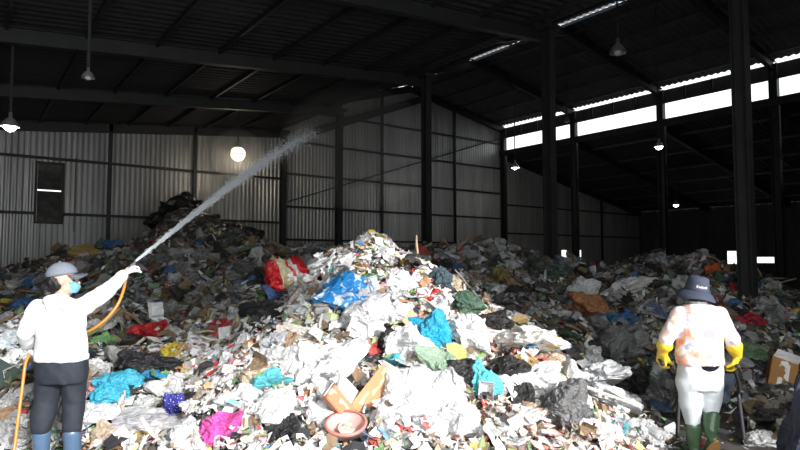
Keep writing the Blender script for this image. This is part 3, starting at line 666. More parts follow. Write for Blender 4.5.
# --- wheelbarrow in front of him
M_TRAY = simple('grey_navy_tray', (.05, .06, .085), .5, .2, var=.3); M_FRAME = simple('worn_frame', (.06, .06, .06), .45, .5, var=.3)
wb_ = link('wheelbarrow', None, None, None, W(3.22, 6.22, 0), (0, 0, ROTZ-.33)); tag(wb_, 'dark two-legged wheelbarrow pushed by the worker in the hat', 'wheelbarrow'); wo = Vector((3.22, 6.22, 0)); RC = Matrix.Rotation(.33, 3, 'Z')
bm = bmesh.new(); vs8 = [bm.verts.new(p) for p in ((-.17, -.30, .34), (.17, -.30, .34), (.15, .35, .30), (-.15, .35, .30), (-.26, -.42, .70), (.26, -.42, .70), (.22, .62, .66), (-.22, .62, .66))]
for q in ((3, 2, 1, 0), (0, 1, 5, 4), (1, 2, 6, 5), (2, 3, 7, 6), (3, 0, 4, 7)): bm.faces.new([vs8[i] for i in q])
bmesh.ops.bevel(bm, geom=[e for e in bm.edges if len(e.link_faces) == 2], offset=.05, segments=3, affect='EDGES'); bmesh.ops.solidify(bm, geom=bm.faces[:], thickness=.008); link('tray', mesh_of(bm, 'tray'), M_TRAY, wb_)
for h_, sx_ in ((hL, -1), (hR, 1)):
    g = RC @ (h_+mb-wo+dg_*.10); bm = bmesh.new(); tube_bm(bm, spline([g-Vector((0, .10, -.0)), g+Vector((0, .12, -.0)), (sx_*.26, -.35, .52), (sx_*.2, .3, .3), (sx_*.07, .85, .21)], 5), .017, 8); hd = link('handle', mesh_of(bm, 'handle', True), M_FRAME, wb_)
    bm = bmesh.new(); tube_bm(bm, [g-Vector((0, .11, 0)), g+Vector((0, .03, 0))], .021, 10); link('grip', mesh_of(bm, 'grip', True), M_CORD, hd)
    bm = bmesh.new(); tube_bm(bm, spline([(sx_*.27, -.28, .5), (sx_*.285, -.30, .25), (sx_*.30, -.33, .012)], 4), .02, 8); link('leg', mesh_of(bm, 'leg', True), M_FRAME, wb_)
bm = bmesh.new(); tube_bm(bm, [(.19*math.cos(a), .19*math.sin(a), 0) for a in np.linspace(0, 2*PI, 33)], .035, 10)
bmesh.ops.rotate(bm, verts=bm.verts, matrix=Matrix.Rotation(PI/2, 3, 'Y')); bmesh.ops.translate(bm, verts=bm.verts, vec=(0, .9, .225)); wh = link('wheel', mesh_of(bm, 'wheel', True), M_CORD, wb_)
bm = bmesh.new(); bmesh.ops.create_cone(bm, cap_ends=True, segments=20, radius1=.16, radius2=.16, depth=.03, matrix=Matrix.Translation((0, .9, .225)) @ Matrix.Rotation(PI/2, 4, 'Y')); link('wheel_disc', mesh_of(bm, 'disc'), M_FRAME, wh)
# ------------------------------------------------------------------ heap body and loose litter
def heap_mat():
    m, nt, b = nodes('heap_refuse'); tc = N(nt, 'ShaderNodeTexCoord')
    vo = N(nt, 'ShaderNodeTexVoronoi', Scale=9.); L(nt, tc.outputs['Object'], vo.inputs['Vector'])
    sep = N(nt, 'ShaderNodeSeparateColor'); L(nt, vo.outputs['Color'], sep.inputs[0])
    r = ramp(nt, [(0, (.05, .045, .04)), (.3, (.11, .095, .08)), (.5, (.2, .18, .16)), (.62, (.07, .075, .06)), (.75, (.3, .28, .26)), (.88, (.16, .10, .06))], 'CONSTANT')
    L(nt, sep.outputs[0], r.inputs['Fac']); L(nt, r.outputs['Color'], b.inputs['Base Color']); b.inputs['Roughness'].default_value = .7
    n = N(nt, 'ShaderNodeTexNoise', Scale=14., Detail=6.); L(nt, tc.outputs['Object'], n.inputs['Vector'])
    bp = N(nt, 'ShaderNodeBump', Strength=.9, Distance=.08); L(nt, n.outputs['Fac'], bp.inputs['Height']); L(nt, bp.outputs['Normal'], b.inputs['Normal'])
    return m
nj, ni = HZ.shape
GXX = (GPX[None, :]-400)/F*GY[:, None]
vs = [W(GXX[j, i], GY[j], HZ[j, i]) for j in range(nj) for i in range(ni)]
fs = [(j*ni+i, j*ni+i+1, (j+1)*ni+i+1, (j+1)*ni+i) for j in range(nj-1) for i in range(ni-1) if max(HZ[j, i], HZ[j, i+1], HZ[j+1, i], HZ[j+1, i+1]) > -.03]
me = bpy.data.meshes.new('heap'); me.from_pydata(vs, [], fs); me.update()
bm = bmesh.new(); bm.from_mesh(me); bmesh.ops.delete(bm, geom=[v for v in bm.verts if not v.link_faces], context='VERTS')
for v in bm.verts:
    if v.co.x < LEFT+.1: v.co.x = LEFT+.1
    if v.co.y > BACK-.5: v.co.y = BACK-.5
bm.to_mesh(me); bm.free()
tag(link('refuse_heap', me, heap_mat()), 'long heap of mixed refuse filling the hall floor', 'garbage heap', kind='stuff')

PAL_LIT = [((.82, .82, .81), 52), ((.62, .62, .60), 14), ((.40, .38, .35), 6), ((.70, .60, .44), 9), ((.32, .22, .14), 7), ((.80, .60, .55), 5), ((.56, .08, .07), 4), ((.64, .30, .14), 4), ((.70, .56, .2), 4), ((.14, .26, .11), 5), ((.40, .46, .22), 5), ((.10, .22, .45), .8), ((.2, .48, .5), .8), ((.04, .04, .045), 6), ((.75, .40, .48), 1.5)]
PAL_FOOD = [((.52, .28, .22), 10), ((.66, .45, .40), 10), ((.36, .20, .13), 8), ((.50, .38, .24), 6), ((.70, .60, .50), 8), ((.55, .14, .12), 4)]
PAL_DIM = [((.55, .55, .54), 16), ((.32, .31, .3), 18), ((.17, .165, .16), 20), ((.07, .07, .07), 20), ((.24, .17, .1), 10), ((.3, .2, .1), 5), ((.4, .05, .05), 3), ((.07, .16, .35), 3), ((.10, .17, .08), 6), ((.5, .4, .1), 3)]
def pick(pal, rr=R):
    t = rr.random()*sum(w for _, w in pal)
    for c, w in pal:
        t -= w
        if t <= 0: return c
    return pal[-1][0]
def litness(X, Y):                                   # light put into colour: paler scraps in the sun patch, darker in shade
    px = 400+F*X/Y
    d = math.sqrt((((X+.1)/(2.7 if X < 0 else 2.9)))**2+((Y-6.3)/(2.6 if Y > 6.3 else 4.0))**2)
    sun_patch = clamp((1.12-d)/.25)
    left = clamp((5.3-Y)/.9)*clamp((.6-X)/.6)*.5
    return max(sun_patch, left)
def litter(n, seed):
    rr = random.Random(seed); V = np.zeros((n*6, 3)); C = np.zeros((n*6, 4)); C[:, 3] = 1
    for k in range(n):
        while True:
            px = rr.uniform(-60, 860) if rr.random() < .72 else rr.gauss(400, 95); Y = 3.6+(rr.random()**1.35)*11.5; X = (px-400)/F*Y; z = ground(X, Y)
            if z > .02 or rr.random() < .10: break
        nrm = gnormal(X, Y, .06); lt = litness(X, Y)
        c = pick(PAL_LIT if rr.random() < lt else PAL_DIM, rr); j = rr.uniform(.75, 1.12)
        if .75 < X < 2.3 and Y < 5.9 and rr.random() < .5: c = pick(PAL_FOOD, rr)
        x2, y2 = proj(X, Y, z); low = any(abs(x2-a) < w_*1.1 and abs(y2-b_) < h_*1.1 for a, b_, w_, h_ in taken)
        s = rr.choice((.018, .024, .03, .035, .045, .06, .075))*(1+.05*(Y-4)); asp = rr.choice((.15, .25, .4, .6, .9))
        nn = (nrm+Vector((rr.gauss(0, .45), rr.gauss(0, .45), rr.gauss(0, .3)))).normalized()
        t = nn.cross(Vector((rr.gauss(0, 1), rr.gauss(0, 1), rr.gauss(0, 1)))).normalized(); bt = nn.cross(t)
        o = Vector((X, Y, z))+nrm*(rr.uniform(-.05, .01) if low else rr.choice((rr.uniform(0, .05), rr.uniform(0, .05), rr.uniform(.05, .12)))); curl = rr.uniform(-.6, .6)*s
        for q, (a, b_, h) in enumerate(((-1, -1, 0), (0, -1, 1), (1, -1, 0), (-1, 1, 0), (0, 1, 1), (1, 1, 0))):
            p = o+t*(a*s*rr.uniform(.6, 1.3))+bt*(b_*s*asp*rr.uniform(.3, 1.4))+nn*(curl*h+rr.uniform(-.2, .2)*s)
            V[k*6+q] = W(*p); C[k*6+q, :3] = [min(1, x*j) for x in c]
    faces = np.array([[0, 1, 4, 3], [1, 2, 5, 4]]); FA = (np.arange(n)[:, None, None]*6+faces[None]).reshape(-1, 4)
    me = bpy.data.meshes.new('litter'); me.from_pydata(V.tolist(), [], FA.tolist()); me.update()
    ca = me.color_attributes.new('tint', 'FLOAT_COLOR', 'POINT'); ca.data.foreach_set('color', C.ravel().astype(np.float32))
    return me

# ------------------------------------------------------------------ shapes of single pieces of refuse (about 1 across)
def crumple(seed, sub=4, flat=.75, rough=1., neck=0.):
    """a slack bag: uneven outline, pulled corners, sharp creases"""
    bm = bmesh.new(); bmesh.ops.create_icosphere(bm, subdivisions=sub, radius=.5); o = Vector((seed*7.3, seed*3.1, seed*1.7)); rr = random.Random(seed)
    ears = [Vector((rr.gauss(0, 1), rr.gauss(0, 1), rr.gauss(.2, .5))).normalized() for _ in range(rr.choice((2, 3, 4)))]
    for v in bm.verts:
        d = v.co.normalized()
        k = 1+.42*mn.noise(d*1.3+o)+rough*(.17*ridged(d*2.4+o*2)+.10*ridged(d*5.2+o)+.055*ridged(d*11+o))-.14
        p = d*.5*k+.15*mn.noise_vector(d*1.6+o)+.06*mn.noise_vector(d*4+o)
        for e in ears: p += e*.30*clamp((d.dot(e)-.72)/.28)**1.6
        if neck and d.z > .72:
            t = (d.z-.72)/.28; p = Vector((p.x*(1-.65*t), p.y*(1-.65*t), p.z+neck*t*.35))
        if p.z < -.22: p.z = -.22+(p.z+.22)*.35
        p.z *= flat
        v.co = p
    return mesh_of(bm, 'crumpled_bag')
def sheet(seed, n=16, amp=.22, aspect=.7, ragged=.12):
    bm = bmesh.new(); bmesh.ops.create_grid(bm, x_segments=n, y_segments=n, size=.5); o = Vector((seed*5.1, seed*9.7, seed))
    for v in bm.verts:
        x, y = v.co.x, v.co.y; e = max(abs(x), abs(y))*2
        w = .12*mn.noise(Vector((x*2, y*2, 0))+o)
        v.co = Vector(((x+w)*(1+ragged*mn.noise(Vector((y*7, x*3, 4))+o)*e), (y+.12*mn.noise(Vector((x*2, y*2, 5))+o))*aspect*(1+ragged*mn.noise(Vector((x*7, 2, 4))+o)*e),
                       amp*(ridged(Vector((x*2.2, y*2.2, 0))+o)+.45*ridged(Vector((x*5, y*5, 3))+o)+.2*ridged(Vector((x*11, y*11, 3))+o))*(1-.35*e)))
    return mesh_of(bm, 'sheet')
def knot_mesh(seed):
    bm = bmesh.new(); pr = [(.09, -.05), (.055, .03), (.06, .06), (.11, .13), (.17, .2), (.2, .24)]
    lathe_bm(bm, pr, 18)
    for v in bm.verts:
        a = math.atan2(v.co.y, v.co.x); k = 1+.3*math.sin(a*5+seed)*clamp(v.co.z/.2); v.co.x *= k; v.co.y *= k; v.co.z += .04*math.sin(a*3+seed)*clamp(v.co.z/.2)
    return mesh_of(bm, 'knot')
def wrapper(seed):
    bm = bmesh.new(); n = 10; top = []; bot = []; rr = random.Random(seed)
    for i in range(n+1):
        x = -.5+i/n; pf = max(0.02, .13*math.sin(PI*clamp((i-1)/(n-2)))); bend = .1*math.sin(x*3+seed)
        for lst, s in ((top, 1), (bot, -1)):
            lst.append([bm.verts.new((x, (-.3+.6*j/4)*(1 if 0 < i < n else 1.12), s*pf*math.sin(PI*j/4)*rr.uniform(.5, 1.2)+bend+.03*rr.uniform(-1, 1))) for j in range(5)])
    for i in range(n):
        for j in range(4):
            bm.faces.new((top[i][j], top[i+1][j], top[i+1][j+1], top[i][j+1])); bm.faces.new((bot[i][j], bot[i][j+1], bot[i+1][j+1], bot[i+1][j]))
    return mesh_of(bm, 'wrapper')
def bottle(seed):
    bm = bmesh.new(); lathe_bm(bm, [(.02, -.5), (.12, -.5), (.135, -.47), (.13, -.3), (.138, -.27), (.13, -.24), (.138, -.1), (.138, .12), (.12, .2), (.055, .33), (.045, .36), (.045, .42)], 16, close=True)
    for v in bm.verts: v.co += Vector((.05*mn.noise(v.co*4+Vector((seed, 0, 0))), .03*mn.noise(v.co*5+Vector((0, seed, 0))), 0))
    bmesh.ops.rotate(bm, verts=bm.verts, matrix=Matrix.Rotation(PI/2, 3, 'Y')); return mesh_of(bm, 'bottle', True)
def bottle_cap():
    bm = bmesh.new(); lathe_bm(bm, [(.058, .38), (.06, .45), (.05, .46)], 14, close=True); bmesh.ops.rotate(bm, verts=bm.verts, matrix=Matrix.Rotation(PI/2, 3, 'Y')); return mesh_of(bm, 'cap')
def bottle_band():
    bm = bmesh.new(); lathe_bm(bm, [(.155, -.1), (.157, .1)], 16); bmesh.ops.rotate(bm, verts=bm.verts, matrix=Matrix.Rotation(PI/2, 3, 'Y')); return mesh_of(bm, 'band')
def cup(seed):
    bm = bmesh.new(); lathe_bm(bm, [(.0, -.5), (.24, -.5), (.36, .45), (.39, .47), (.36, .5), (.33, .45), (.22, -.46), (0, -.46)], 18)
    for v in bm.verts: v.co.x *= 1+.25*mn.noise(Vector((v.co.z*2, v.co.y*2, seed)))
    bmesh.ops.rotate(bm, verts=bm.verts, matrix=Matrix.Rotation(PI/2.4, 3, 'Y')); return mesh_of(bm, 'cup', True)
def foam_base():
    bm = bmesh.new(); lathe_bm(bm, [(0, -.12), (.36, -.12), (.44, -.08), (.5, .1), (.54, .1), (.54, .12), (.49, .12), (.42, -.06), (0, -.1)], 4); 
    bmesh.ops.rotate(bm, verts=bm.verts, matrix=Matrix.Rotation(PI/4, 3, 'Z')); bmesh.ops.bevel(bm, geom=[e for e in bm.edges if abs((e.verts[0].co-e.verts[1].co).z) > .02], offset=.06, segments=2, affect='EDGES'); return mesh_of(bm, 'foam')
def foam_lid():
    bm = bmesh.new(); lathe_bm(bm, [(.54, .0), (.5, .0), (.42, .18), (0, .2), (0, .22), (.44, .2), (.54, .02)], 4); bmesh.ops.rotate(bm, verts=bm.verts, matrix=Matrix.Rotation(PI/4, 3, 'Z'))
    bmesh.ops.translate(bm, verts=bm.verts, vec=(0, .38, 0)); bmesh.ops.rotate(bm, verts=bm.verts, matrix=Matrix.Rotation(math.radians(65), 3, 'X')); bmesh.ops.translate(bm, verts=bm.verts, vec=(0, .38, .12)); return mesh_of(bm, 'lid')
def card(seed):
    rr = random.Random(seed); bm = bmesh.new(); prev = None; x, z, a = -.5, 0, rr.uniform(-.3, .3)
    for i, l in enumerate((.22, .4, .3)):
        for s in range(2):
            nx, nz = x+l/2*math.cos(a), z+l/2*math.sin(a); h = rr.uniform(.3, .36)
            if prev is None: prev = (bm.verts.new((x, -.33, z)), bm.verts.new((x, .33, z)))
            cur = (bm.verts.new((nx, -h, nz+rr.uniform(-.02, .02))), bm.verts.new((nx, h, nz+rr.uniform(-.02, .02))))
            bm.faces.new((prev[0], cur[0], cur[1], prev[1])); prev = cur; x, z = nx, nz
        a += rr.choice((-1, 1))*rr.uniform(.4, 1.1)
    bmesh.ops.solidify(bm, geom=bm.faces[:], thickness=.02); return mesh_of(bm, 'card')
def stick(seed):
    rr = random.Random(seed); pts = [Vector((-.5+i/5, rr.gauss(0, .015), rr.gauss(0, .015))) for i in range(6)]
    bm = bmesh.new(); tube_bm(bm, pts, [.03, .034, .03, .028, .025, .016], 6); return mesh_of(bm, 'stick')
def leaf(seed):
    bm = bmesh.new(); bmesh.ops.create_grid(bm, x_segments=14, y_segments=6, size=.5)
    for v in bm.verts:
        x, y = v.co.x, v.co.y; w = .55*math.sin(PI*clamp(x+.5))**.7+.04
        v.co = Vector((x, y*w, .25*abs(y)*w+.12*math.sin(x*3+seed)+.03*mn.noise(Vector((x*8, y*8, seed)))))
    return mesh_of(bm, 'leaf')
def can(seed):
    bm = bmesh.new(); lathe_bm(bm, [(.0, -.48), (.2, -.48), (.25, -.44), (.25, .4), (.2, .47), (.18, .46), (0, .46)], 18)
    for v in bm.verts: v.co.x *= 1+.5*mn.noise(Vector((v.co.z*2, v.co.y*3, seed)))
    bmesh.ops.rotate(bm, verts=bm.verts, matrix=Matrix.Rotation(PI/2, 3, 'Y')); return mesh_of(bm, 'can', True)

BAGS = [crumple(s, 4, .7+.2*(s % 3)/2, 1.1) for s in range(1, 9)]
BAGSN = [crumple(s, 4, .85, .9, .5) for s in range(11, 15)]
KNOTS = [knot_mesh(s) for s in range(4)]
FILMS = [sheet(s, 16, .2, .75) for s in range(1, 7)]
PAPERS = [sheet(s, 7, .16, .8, .05) for s in range(21, 27)]
RAGS = [sheet(s, 14, .16, .6, .2) for s in range(31, 36)]
WRAPS = [wrapper(s) for s in range(1, 7)]
BOTT = [bottle(s) for s in range(4)]; CAPM = bottle_cap(); BANDM = bottle_band()
CUPS = [cup(s) for s in range(4)]; FBASE, FLID = foam_base(), foam_lid()
CARDS = [card(s) for s in range(6)]; STICKS = [stick(s) for s in range(4)]; LEAVES = [leaf(s) for s in range(4)]; CANS = [can(s) for s in range(3)]

def setmat(o, mat):
    if len(o.data.materials) == 0: o.data.materials.append(mat)
    o.material_slots[0].link = 'OBJECT'; o.material_slots[0].material = mat
def put(name, me, mat, color, X, Y, z, s, tilt=(0, 0), spin=0., lean=.6):
    """a piece lying on the heap: follows the slope, then tilted and spun"""
    n = (gnormal(X, Y, .15)*lean+Vector((0, 0, 1))*(1-lean)).normalized()
    q = n.to_track_quat('Z', 'Y').to_matrix()
    M = Matrix.Rotation(ROTZ, 3, 'Z') @ q @ Euler((tilt[0], tilt[1], spin)).to_matrix()
    o = link(name, me, None, None, W(X, Y, z), M.to_euler(), s if hasattr(s, '__len__') else (s, s, s))
    setmat(o, mat); o.color = (*color, 1); return o
def child(o, name, me, mat, color, loc=(0, 0, 0), rot=(0, 0, 0), s=1.):
    c = link(name, me, None, o, loc, rot, (s, s, s) if not hasattr(s, '__len__') else s); setmat(c, mat); c.color = (*color, 1); return c

# ------------------------------------------------------------------ the pieces that stand out
HERO = []                                                          # (px, py, phrase)
taken = []
def bag(px, py, wpx, hpx, color, label, cat, phrase, name='plastic_bag', mat=None, me=None, neck=False, seed=1, flat=1., tilt=(0, 0), spin=None, up=.38, sink=0.):
    X, Y, z = hit(px, py+hpx*.3); k = Y/F; w, h = wpx*k, hpx*k
    base = me or crumple(seed+50, 5, 1., .95, .45 if neck else 0)
    o = put(name, base, mat or M_BAG, color, X, Y+.1*w, z+h*(up-.1)-sink, (w*.98, w*.85, h*1.05*flat), tilt, spin if spin is not None else R.uniform(-.3, .3), .3)
    tag(o, label, cat)
    if neck: child(o, 'knot', KNOTS[seed % 4], mat or M_BAG, color, (0, 0, .5), (0, 0, seed))
    HERO.append((px, py, phrase)); taken.append((px, py, wpx*.5, hpx*.55)); return o
def flat_(px, py, wpx, hpx, color, label, cat, phrase, name='plastic_sheet', mat=None, seed=1, amp=.2, spin=0., up=.06, tilt=(0, 0), kind='sheet', lean=1.):
    X, Y, z = hit(px, py); k = Y/F; w, h = wpx*k, hpx*k*1.35
    me = sheet(seed+80, 22, amp, 1., .16)
    o = put(name, me, mat or M_BAG, color, X, Y, z+up, (w, h, min(w, h)*1.), tilt, spin, lean); tag(o, label, cat)
    HERO.append((px, py, phrase)); taken.append((px, py, wpx*.4, hpx*.4)); return o

BLK = (.012, .012, .014); WHT = (.82, .82, .81)
# red and cream sack with its stripes
m, nt, b = nodes('red_cream_sack'); tc = N(nt, 'ShaderNodeTexCoord'); sx = N(nt, 'ShaderNodeSeparateXYZ'); L(nt, tc.outputs['Object'], sx.inputs[0])
mm = N(nt, 'ShaderNodeMath', operation='MULTIPLY_ADD'); mm.inputs[1].default_value = .35; L(nt, sx.outputs['Z'], mm.inputs[0]); L(nt, sx.outputs['X'], mm.inputs[2])
ad = N(nt, 'ShaderNodeMath', operation='ADD'); ad.inputs[1].default_value = .5; L(nt, mm.outputs[0], ad.inputs[0])
rp = ramp(nt, [(0, (.55, .02, .025)), (.3, (.62, .56, .36)), (.56, (.6, .02, .03)), (.66, (.6, .58, .55)), (.8, (.55, .02, .025))], 'CONSTANT'); L(nt, ad.outputs[0], rp.inputs['Fac'])
L(nt, rp.outputs['Color'], b.inputs['Base Color']); b.inputs['Roughness'].default_value = .45; M_REDSACK = m
bag(283, 280, 40, 40, (.6, .03, .03), 'big red and cream striped sack slumped on the left flank of the sunlit mound', 'sack', 'red and cream sack', 'woven_sack', M_REDSACK, seed=1, spin=.1)
m, nt, b = nodes('blue_printed_bag'); tc = N(nt, 'ShaderNodeTexCoord'); n_ = N(nt, 'ShaderNodeTexNoise', Scale=3.2, Detail=2., Distortion=.8); L(nt, tc.outputs['Object'], n_.inputs['Vector'])
rp = ramp(nt, [(0, (.03, .25, .6)), (.56, (.03, .27, .62)), (.6, (.62, .72, .82))]); L(nt, n_.outputs['Fac'], rp.inputs['Fac']); L(nt, rp.outputs['Color'], b.inputs['Base Color']); b.inputs['Roughness'].default_value = .35; M_BLUEP = m
bag(341, 293, 50, 30, (.03, .25, .6), 'blue plastic bag with white print near the crest of the sunlit mound', 'bag', 'printed blue bag', mat=M_BLUEP, seed=2, tilt=(.3, .1))
bag(432, 336, 38, 28, (.02, .36, .55), 'bright turquoise plastic bag in the middle of the sunlit mound', 'bag', 'turquoise bag', seed=3, tilt=(.2, .2))
bag(439, 367, 32, 27, (.30, .42, .30), 'pale green see-through bag packed full, left of a black tied bag', 'bag', 'pale green bag', seed=4)
bag(459, 379, 40, 28, BLK, 'shiny black bag right of the pale green bag', 'bag', 'shiny black bag', seed=5)
bag(506, 373, 32, 28, BLK, 'knotted black bag alone among white film on the right of the mound', 'bag', 'lone black bag', seed=6, neck=True)
bag(390, 348, 24, 30, BLK, 'black bag tied at its neck just left of the white bag on the mound', 'bag', 'tied black bag', seed=7, neck=True)
bag(482, 389, 24, 30, (.12, .62, .66), 'crumpled pale turquoise bag below the black bags', 'bag', 'pale turquoise bag', seed=8)
bag(566, 412, 46, 40, (.15, .15, .15), 'bulging grey and black refuse bag near the foot of the mound', 'bag', 'bulging grey bag', seed=9)
bag(219, 434, 40, 28, (.85, .10, .42), 'bright pink plastic bag at the bottom of the picture', 'bag', 'pink bag', seed=10, tilt=(.2, -.2))
bag(284, 437, 26, 24, BLK, 'small crumpled black bag right of the pink bag', 'bag', 'small black bag', seed=11)
bag(322, 372, 66, 40, WHT, 'long bulky white bag lying above the orange cartons', 'bag', 'bulky white bag', seed=12, tilt=(0, -.45))
bag(152, 335, 34, 20, (.55, .02, .03), 'shiny red bag on the slope right of the woman in white', 'bag', 'red bag', seed=13)
bag(143, 368, 42, 20, (.015, .017, .022), 'wide black sack on the slope right of the woman in white', 'sack', 'wide black sack', 'refuse_sack', seed=14)
bag(147, 377, 26, 9, (.03, .32, .6), 'flattened bright blue bag under the wide black sack', 'bag', 'flattened blue bag', seed=15)
bag(135, 386, 32, 14, (.02, .02, .022), 'crinkled black bag below the flattened blue bag', 'bag', 'crinkled black bag', seed=16)
bag(112, 391, 38, 26, (.05, .42, .58), 'turquoise blue bag beside the right leg of the woman in white', 'bag', 'turquoise blue bag', seed=17)
bag(106, 341, 18, 11, (.16, .38, .13), 'round green bag near the elbow of the woman in white', 'bag', 'round green bag', seed=18)
bag(170, 353, 24, 16, (.75, .58, .05), 'yellow printed wrapper bag behind the wide black sack', 'bag', 'yellow bag', seed=19, mat=M_PRINTBAG)
bag(166, 384, 15, 15, (.25, .45, .12), 'small bright green bag right of the crinkled black bag', 'bag', 'bright green bag', seed=20)
m, nt, b = nodes('navy_spotted'); tc = N(nt, 'ShaderNodeTexCoord'); vo = N(nt, 'ShaderNodeTexVoronoi', Scale=7.); L(nt, tc.outputs['Object'], vo.inputs['Vector'])
rp = ramp(nt, [(0, (.8, .8, .85)), (.16, (.03, .03, .22))], 'CONSTANT'); L(nt, vo.outputs['Distance'], rp.inputs['Fac']); L(nt, rp.outputs['Color'], b.inputs['Base Color']); b.inputs['Roughness'].default_value = .8
bag(174, 410, 20, 20, (.03, .03, .22), 'navy cloth with white spots bundled on the front slope', 'cloth', 'spotted navy cloth', 'cloth_bundle', m, seed=21)
bag(186, 400, 22, 10, (.02, .02, .02), 'limp black bag beside the spotted navy cloth', 'bag', 'limp black bag', seed=22)
flat_(158, 432, 92, 30, (.72, .73, .75), 'wide sheet of milky film spread left of the pink bag', 'film', 'wide milky film', mat=M_CLEAR, seed=1, spin=.05, amp=.12)
flat_(100, 425, 40, 22, (.75, .75, .76), 'crumpled milky film beside the boots of the woman in white', 'film', 'crumpled milky film', mat=M_BAG, seed=2)
bag(592, 309, 40, 22, (.30, .13, .05), 'rust brown sack on the dark heap left of the worker in the hat', 'sack', 'rust brown sack', 'refuse_sack', M_CLOTH, seed=23, tilt=(.2, .25))
bag(583, 294, 30, 24, (.55, .55, .54), 'pale grey bag leaning on the rust brown sack', 'bag', 'pale grey bag', seed=24, tilt=(0, -.6))
bag(632, 287, 38, 14, (.62, .62, .6), 'long pale bag on the dark heap left of the hat', 'bag', 'long pale bag', seed=25, tilt=(0, -.3))
bag(612, 318, 22, 10, (.05, .17, .3), 'dull blue bag below the rust brown sack', 'bag', 'dull blue bag', seed=26)
bag(624, 347, 46, 30, (.20, .20, .195), 'big crumpled grey bag on the dark heap left of the worker', 'bag', 'big grey bag', seed=27)
bag(751, 322, 24, 11, (.35, .02, .035), 'dark red bag on the heap right of the worker in the hat', 'bag', 'dark red bag', seed=28)
bag(714, 271, 9, 12, (.55, .10, .03), 'small orange red packet above the hat of the worker', 'packet', 'orange red packet', 'packet', seed=29)
bag(752, 284, 16, 10, (.04, .07, .16), 'dark blue bag on the right heap above the dark red bag', 'bag', 'dark blue bag', seed=30)
flat_(748, 359, 34, 18, (.12, .2, .11), 'crumpled dull green sheet on the floor edge right of the worker', 'sheet', 'dull green sheet', seed=3, spin=-.3)
flat_(653, 411, 36, 16, (.14, .22, .38), 'slack blue sheet at the foot of the mound left of the worker', 'sheet', 'slack blue sheet', seed=4, spin=-.3, amp=.12)
bag(645, 434, 34, 22, (.5, .5, .5), 'grey see-through bag on the floor left of the green boots', 'bag', 'grey see-through bag', seed=31)
bag(626, 383, 34, 26, (.014, .014, .015), 'torn black bag on the dark slope left of the worker', 'bag', 'torn black bag', seed=32)
bag(82, 253, 26, 11, (.36, .26, .07), 'ochre sack on the far left crest of the heap', 'sack', 'ochre sack', 'refuse_sack', seed=33)
bag(113, 247, 20, 12, (.03, .10, .24), 'blue bag on the far left crest beside the ochre sack', 'bag', 'blue crest bag', seed=34)
bag(25, 306, 22, 13, (.03, .12, .3), 'blue bag left of the shoulder of the woman in white', 'bag', 'blue bag by the shoulder', seed=35)
bag(31, 282, 18, 8, (.45, .45, .45), 'pale packet left of the cap of the woman', 'packet', 'pale packet', 'packet', seed=36)
bag(465, 307, 32, 22, (.07, .14, .09), 'dark green bag on the right shoulder of the mound', 'bag', 'dark green bag', seed=37)
bag(497, 324, 32, 16, (.016, .016, .018), 'flat black bag right of the dark green bag', 'bag', 'flat black bag', seed=38)
bag(528, 343, 70, 26, (.8, .78, .72), 'long white sack with yellow and red print along the right edge of the mound', 'sack', 'printed white sack', 'woven_sack', M_PRINTBAG, seed=39, tilt=(0, .3))
bag(470, 334, 38, 30, WHT, 'plump white bag between the turquoise bag and the printed white sack', 'bag', 'plump white bag', seed=40)
bag(500, 277, 18, 18, (.2, .17, .05), 'ochre bag on the dim slope behind the mound', 'bag', 'ochre bag', seed=41)
bag(506, 257, 18, 10, (.5, .5, .5), 'pale bag on the dim crest behind the mound', 'bag', 'pale crest bag', seed=42)
bag(545, 270, 36, 20, (.05, .065, .055), 'dark green tarpaulin bundle on the dim slope behind the mound', 'tarpaulin', 'tarpaulin bundle', 'tarpaulin', seed=43)
bag(404, 347, 40, 34, (.88, .88, .88), 'big bright white bag between the tied black bag and the turquoise bag', 'bag', 'big bright white bag', seed=44)
bag(368, 322, 50, 30, (.8, .8, .79), 'swollen white bag under the printed blue bag', 'bag', 'swollen white bag', mat=M_BAG, seed=45)
bag(400, 285, 24, 18, WHT, 'small white bag on the upper right of the mound', 'bag', 'small white bag', seed=46)
bag(228, 362, 16, 18, WHT, 'white bag standing left of the straw fronds', 'bag', 'white bag by the straw', seed=47)
bag(275, 346, 20, 20, (.42, .43, .45), 'grey bag above the straw fronds', 'bag', 'grey bag by the straw', seed=48)
bag(258, 258, 12, 20, (.5, .5, .5), 'small grey and white sack standing in the dark gap by the back wall', 'sack', 'sack in the dark gap', 'refuse_sack', seed=49)
bag(262, 314, 52, 18, (.05, .055, .06), 'wide dark bag below the red and cream sack', 'bag', 'wide dark bag', seed=50)
bag(420, 400, 60, 46, (.9, .9, .89), 'largest white bag on the lower mound, right of the orange cartons', 'bag', 'largest white bag', seed=51)
bag(455, 424, 54, 36, (.88, .88, .87), 'broad white bag near the bottom below the pale turquoise bag', 'bag', 'broad white bag', seed=52)
bag(545, 385, 46, 26, (.8, .8, .79), 'white bag on the lower right of the mound above the bulging grey bag', 'bag', 'white bag above the grey bag', seed=53)
bag(600, 380, 56, 26, (.7, .71, .72), 'milky bag on the right rim of the mound', 'bag', 'milky bag on the rim', seed=54, tilt=(0, .5))
bag(620, 404, 46, 24, (.82, .82, .82), 'white bag at the lower right rim of the mound', 'bag', 'white bag on the rim', seed=55, tilt=(0, .5))
bag(275, 412, 44, 24, (.82, .81, .78), 'white bag above the small black bag', 'bag', 'white bag above the small black one', seed=56)
bag(440, 282, 26, 22, (.05, .09, .11), 'dark teal bag on the right side of the crest', 'bag', 'dark teal bag', seed=57)
bag(6, 345, 26, 20, (.55, .62, .64), 'pale milky bag at the left edge of the picture', 'bag', 'milky bag at the edge', seed=58)
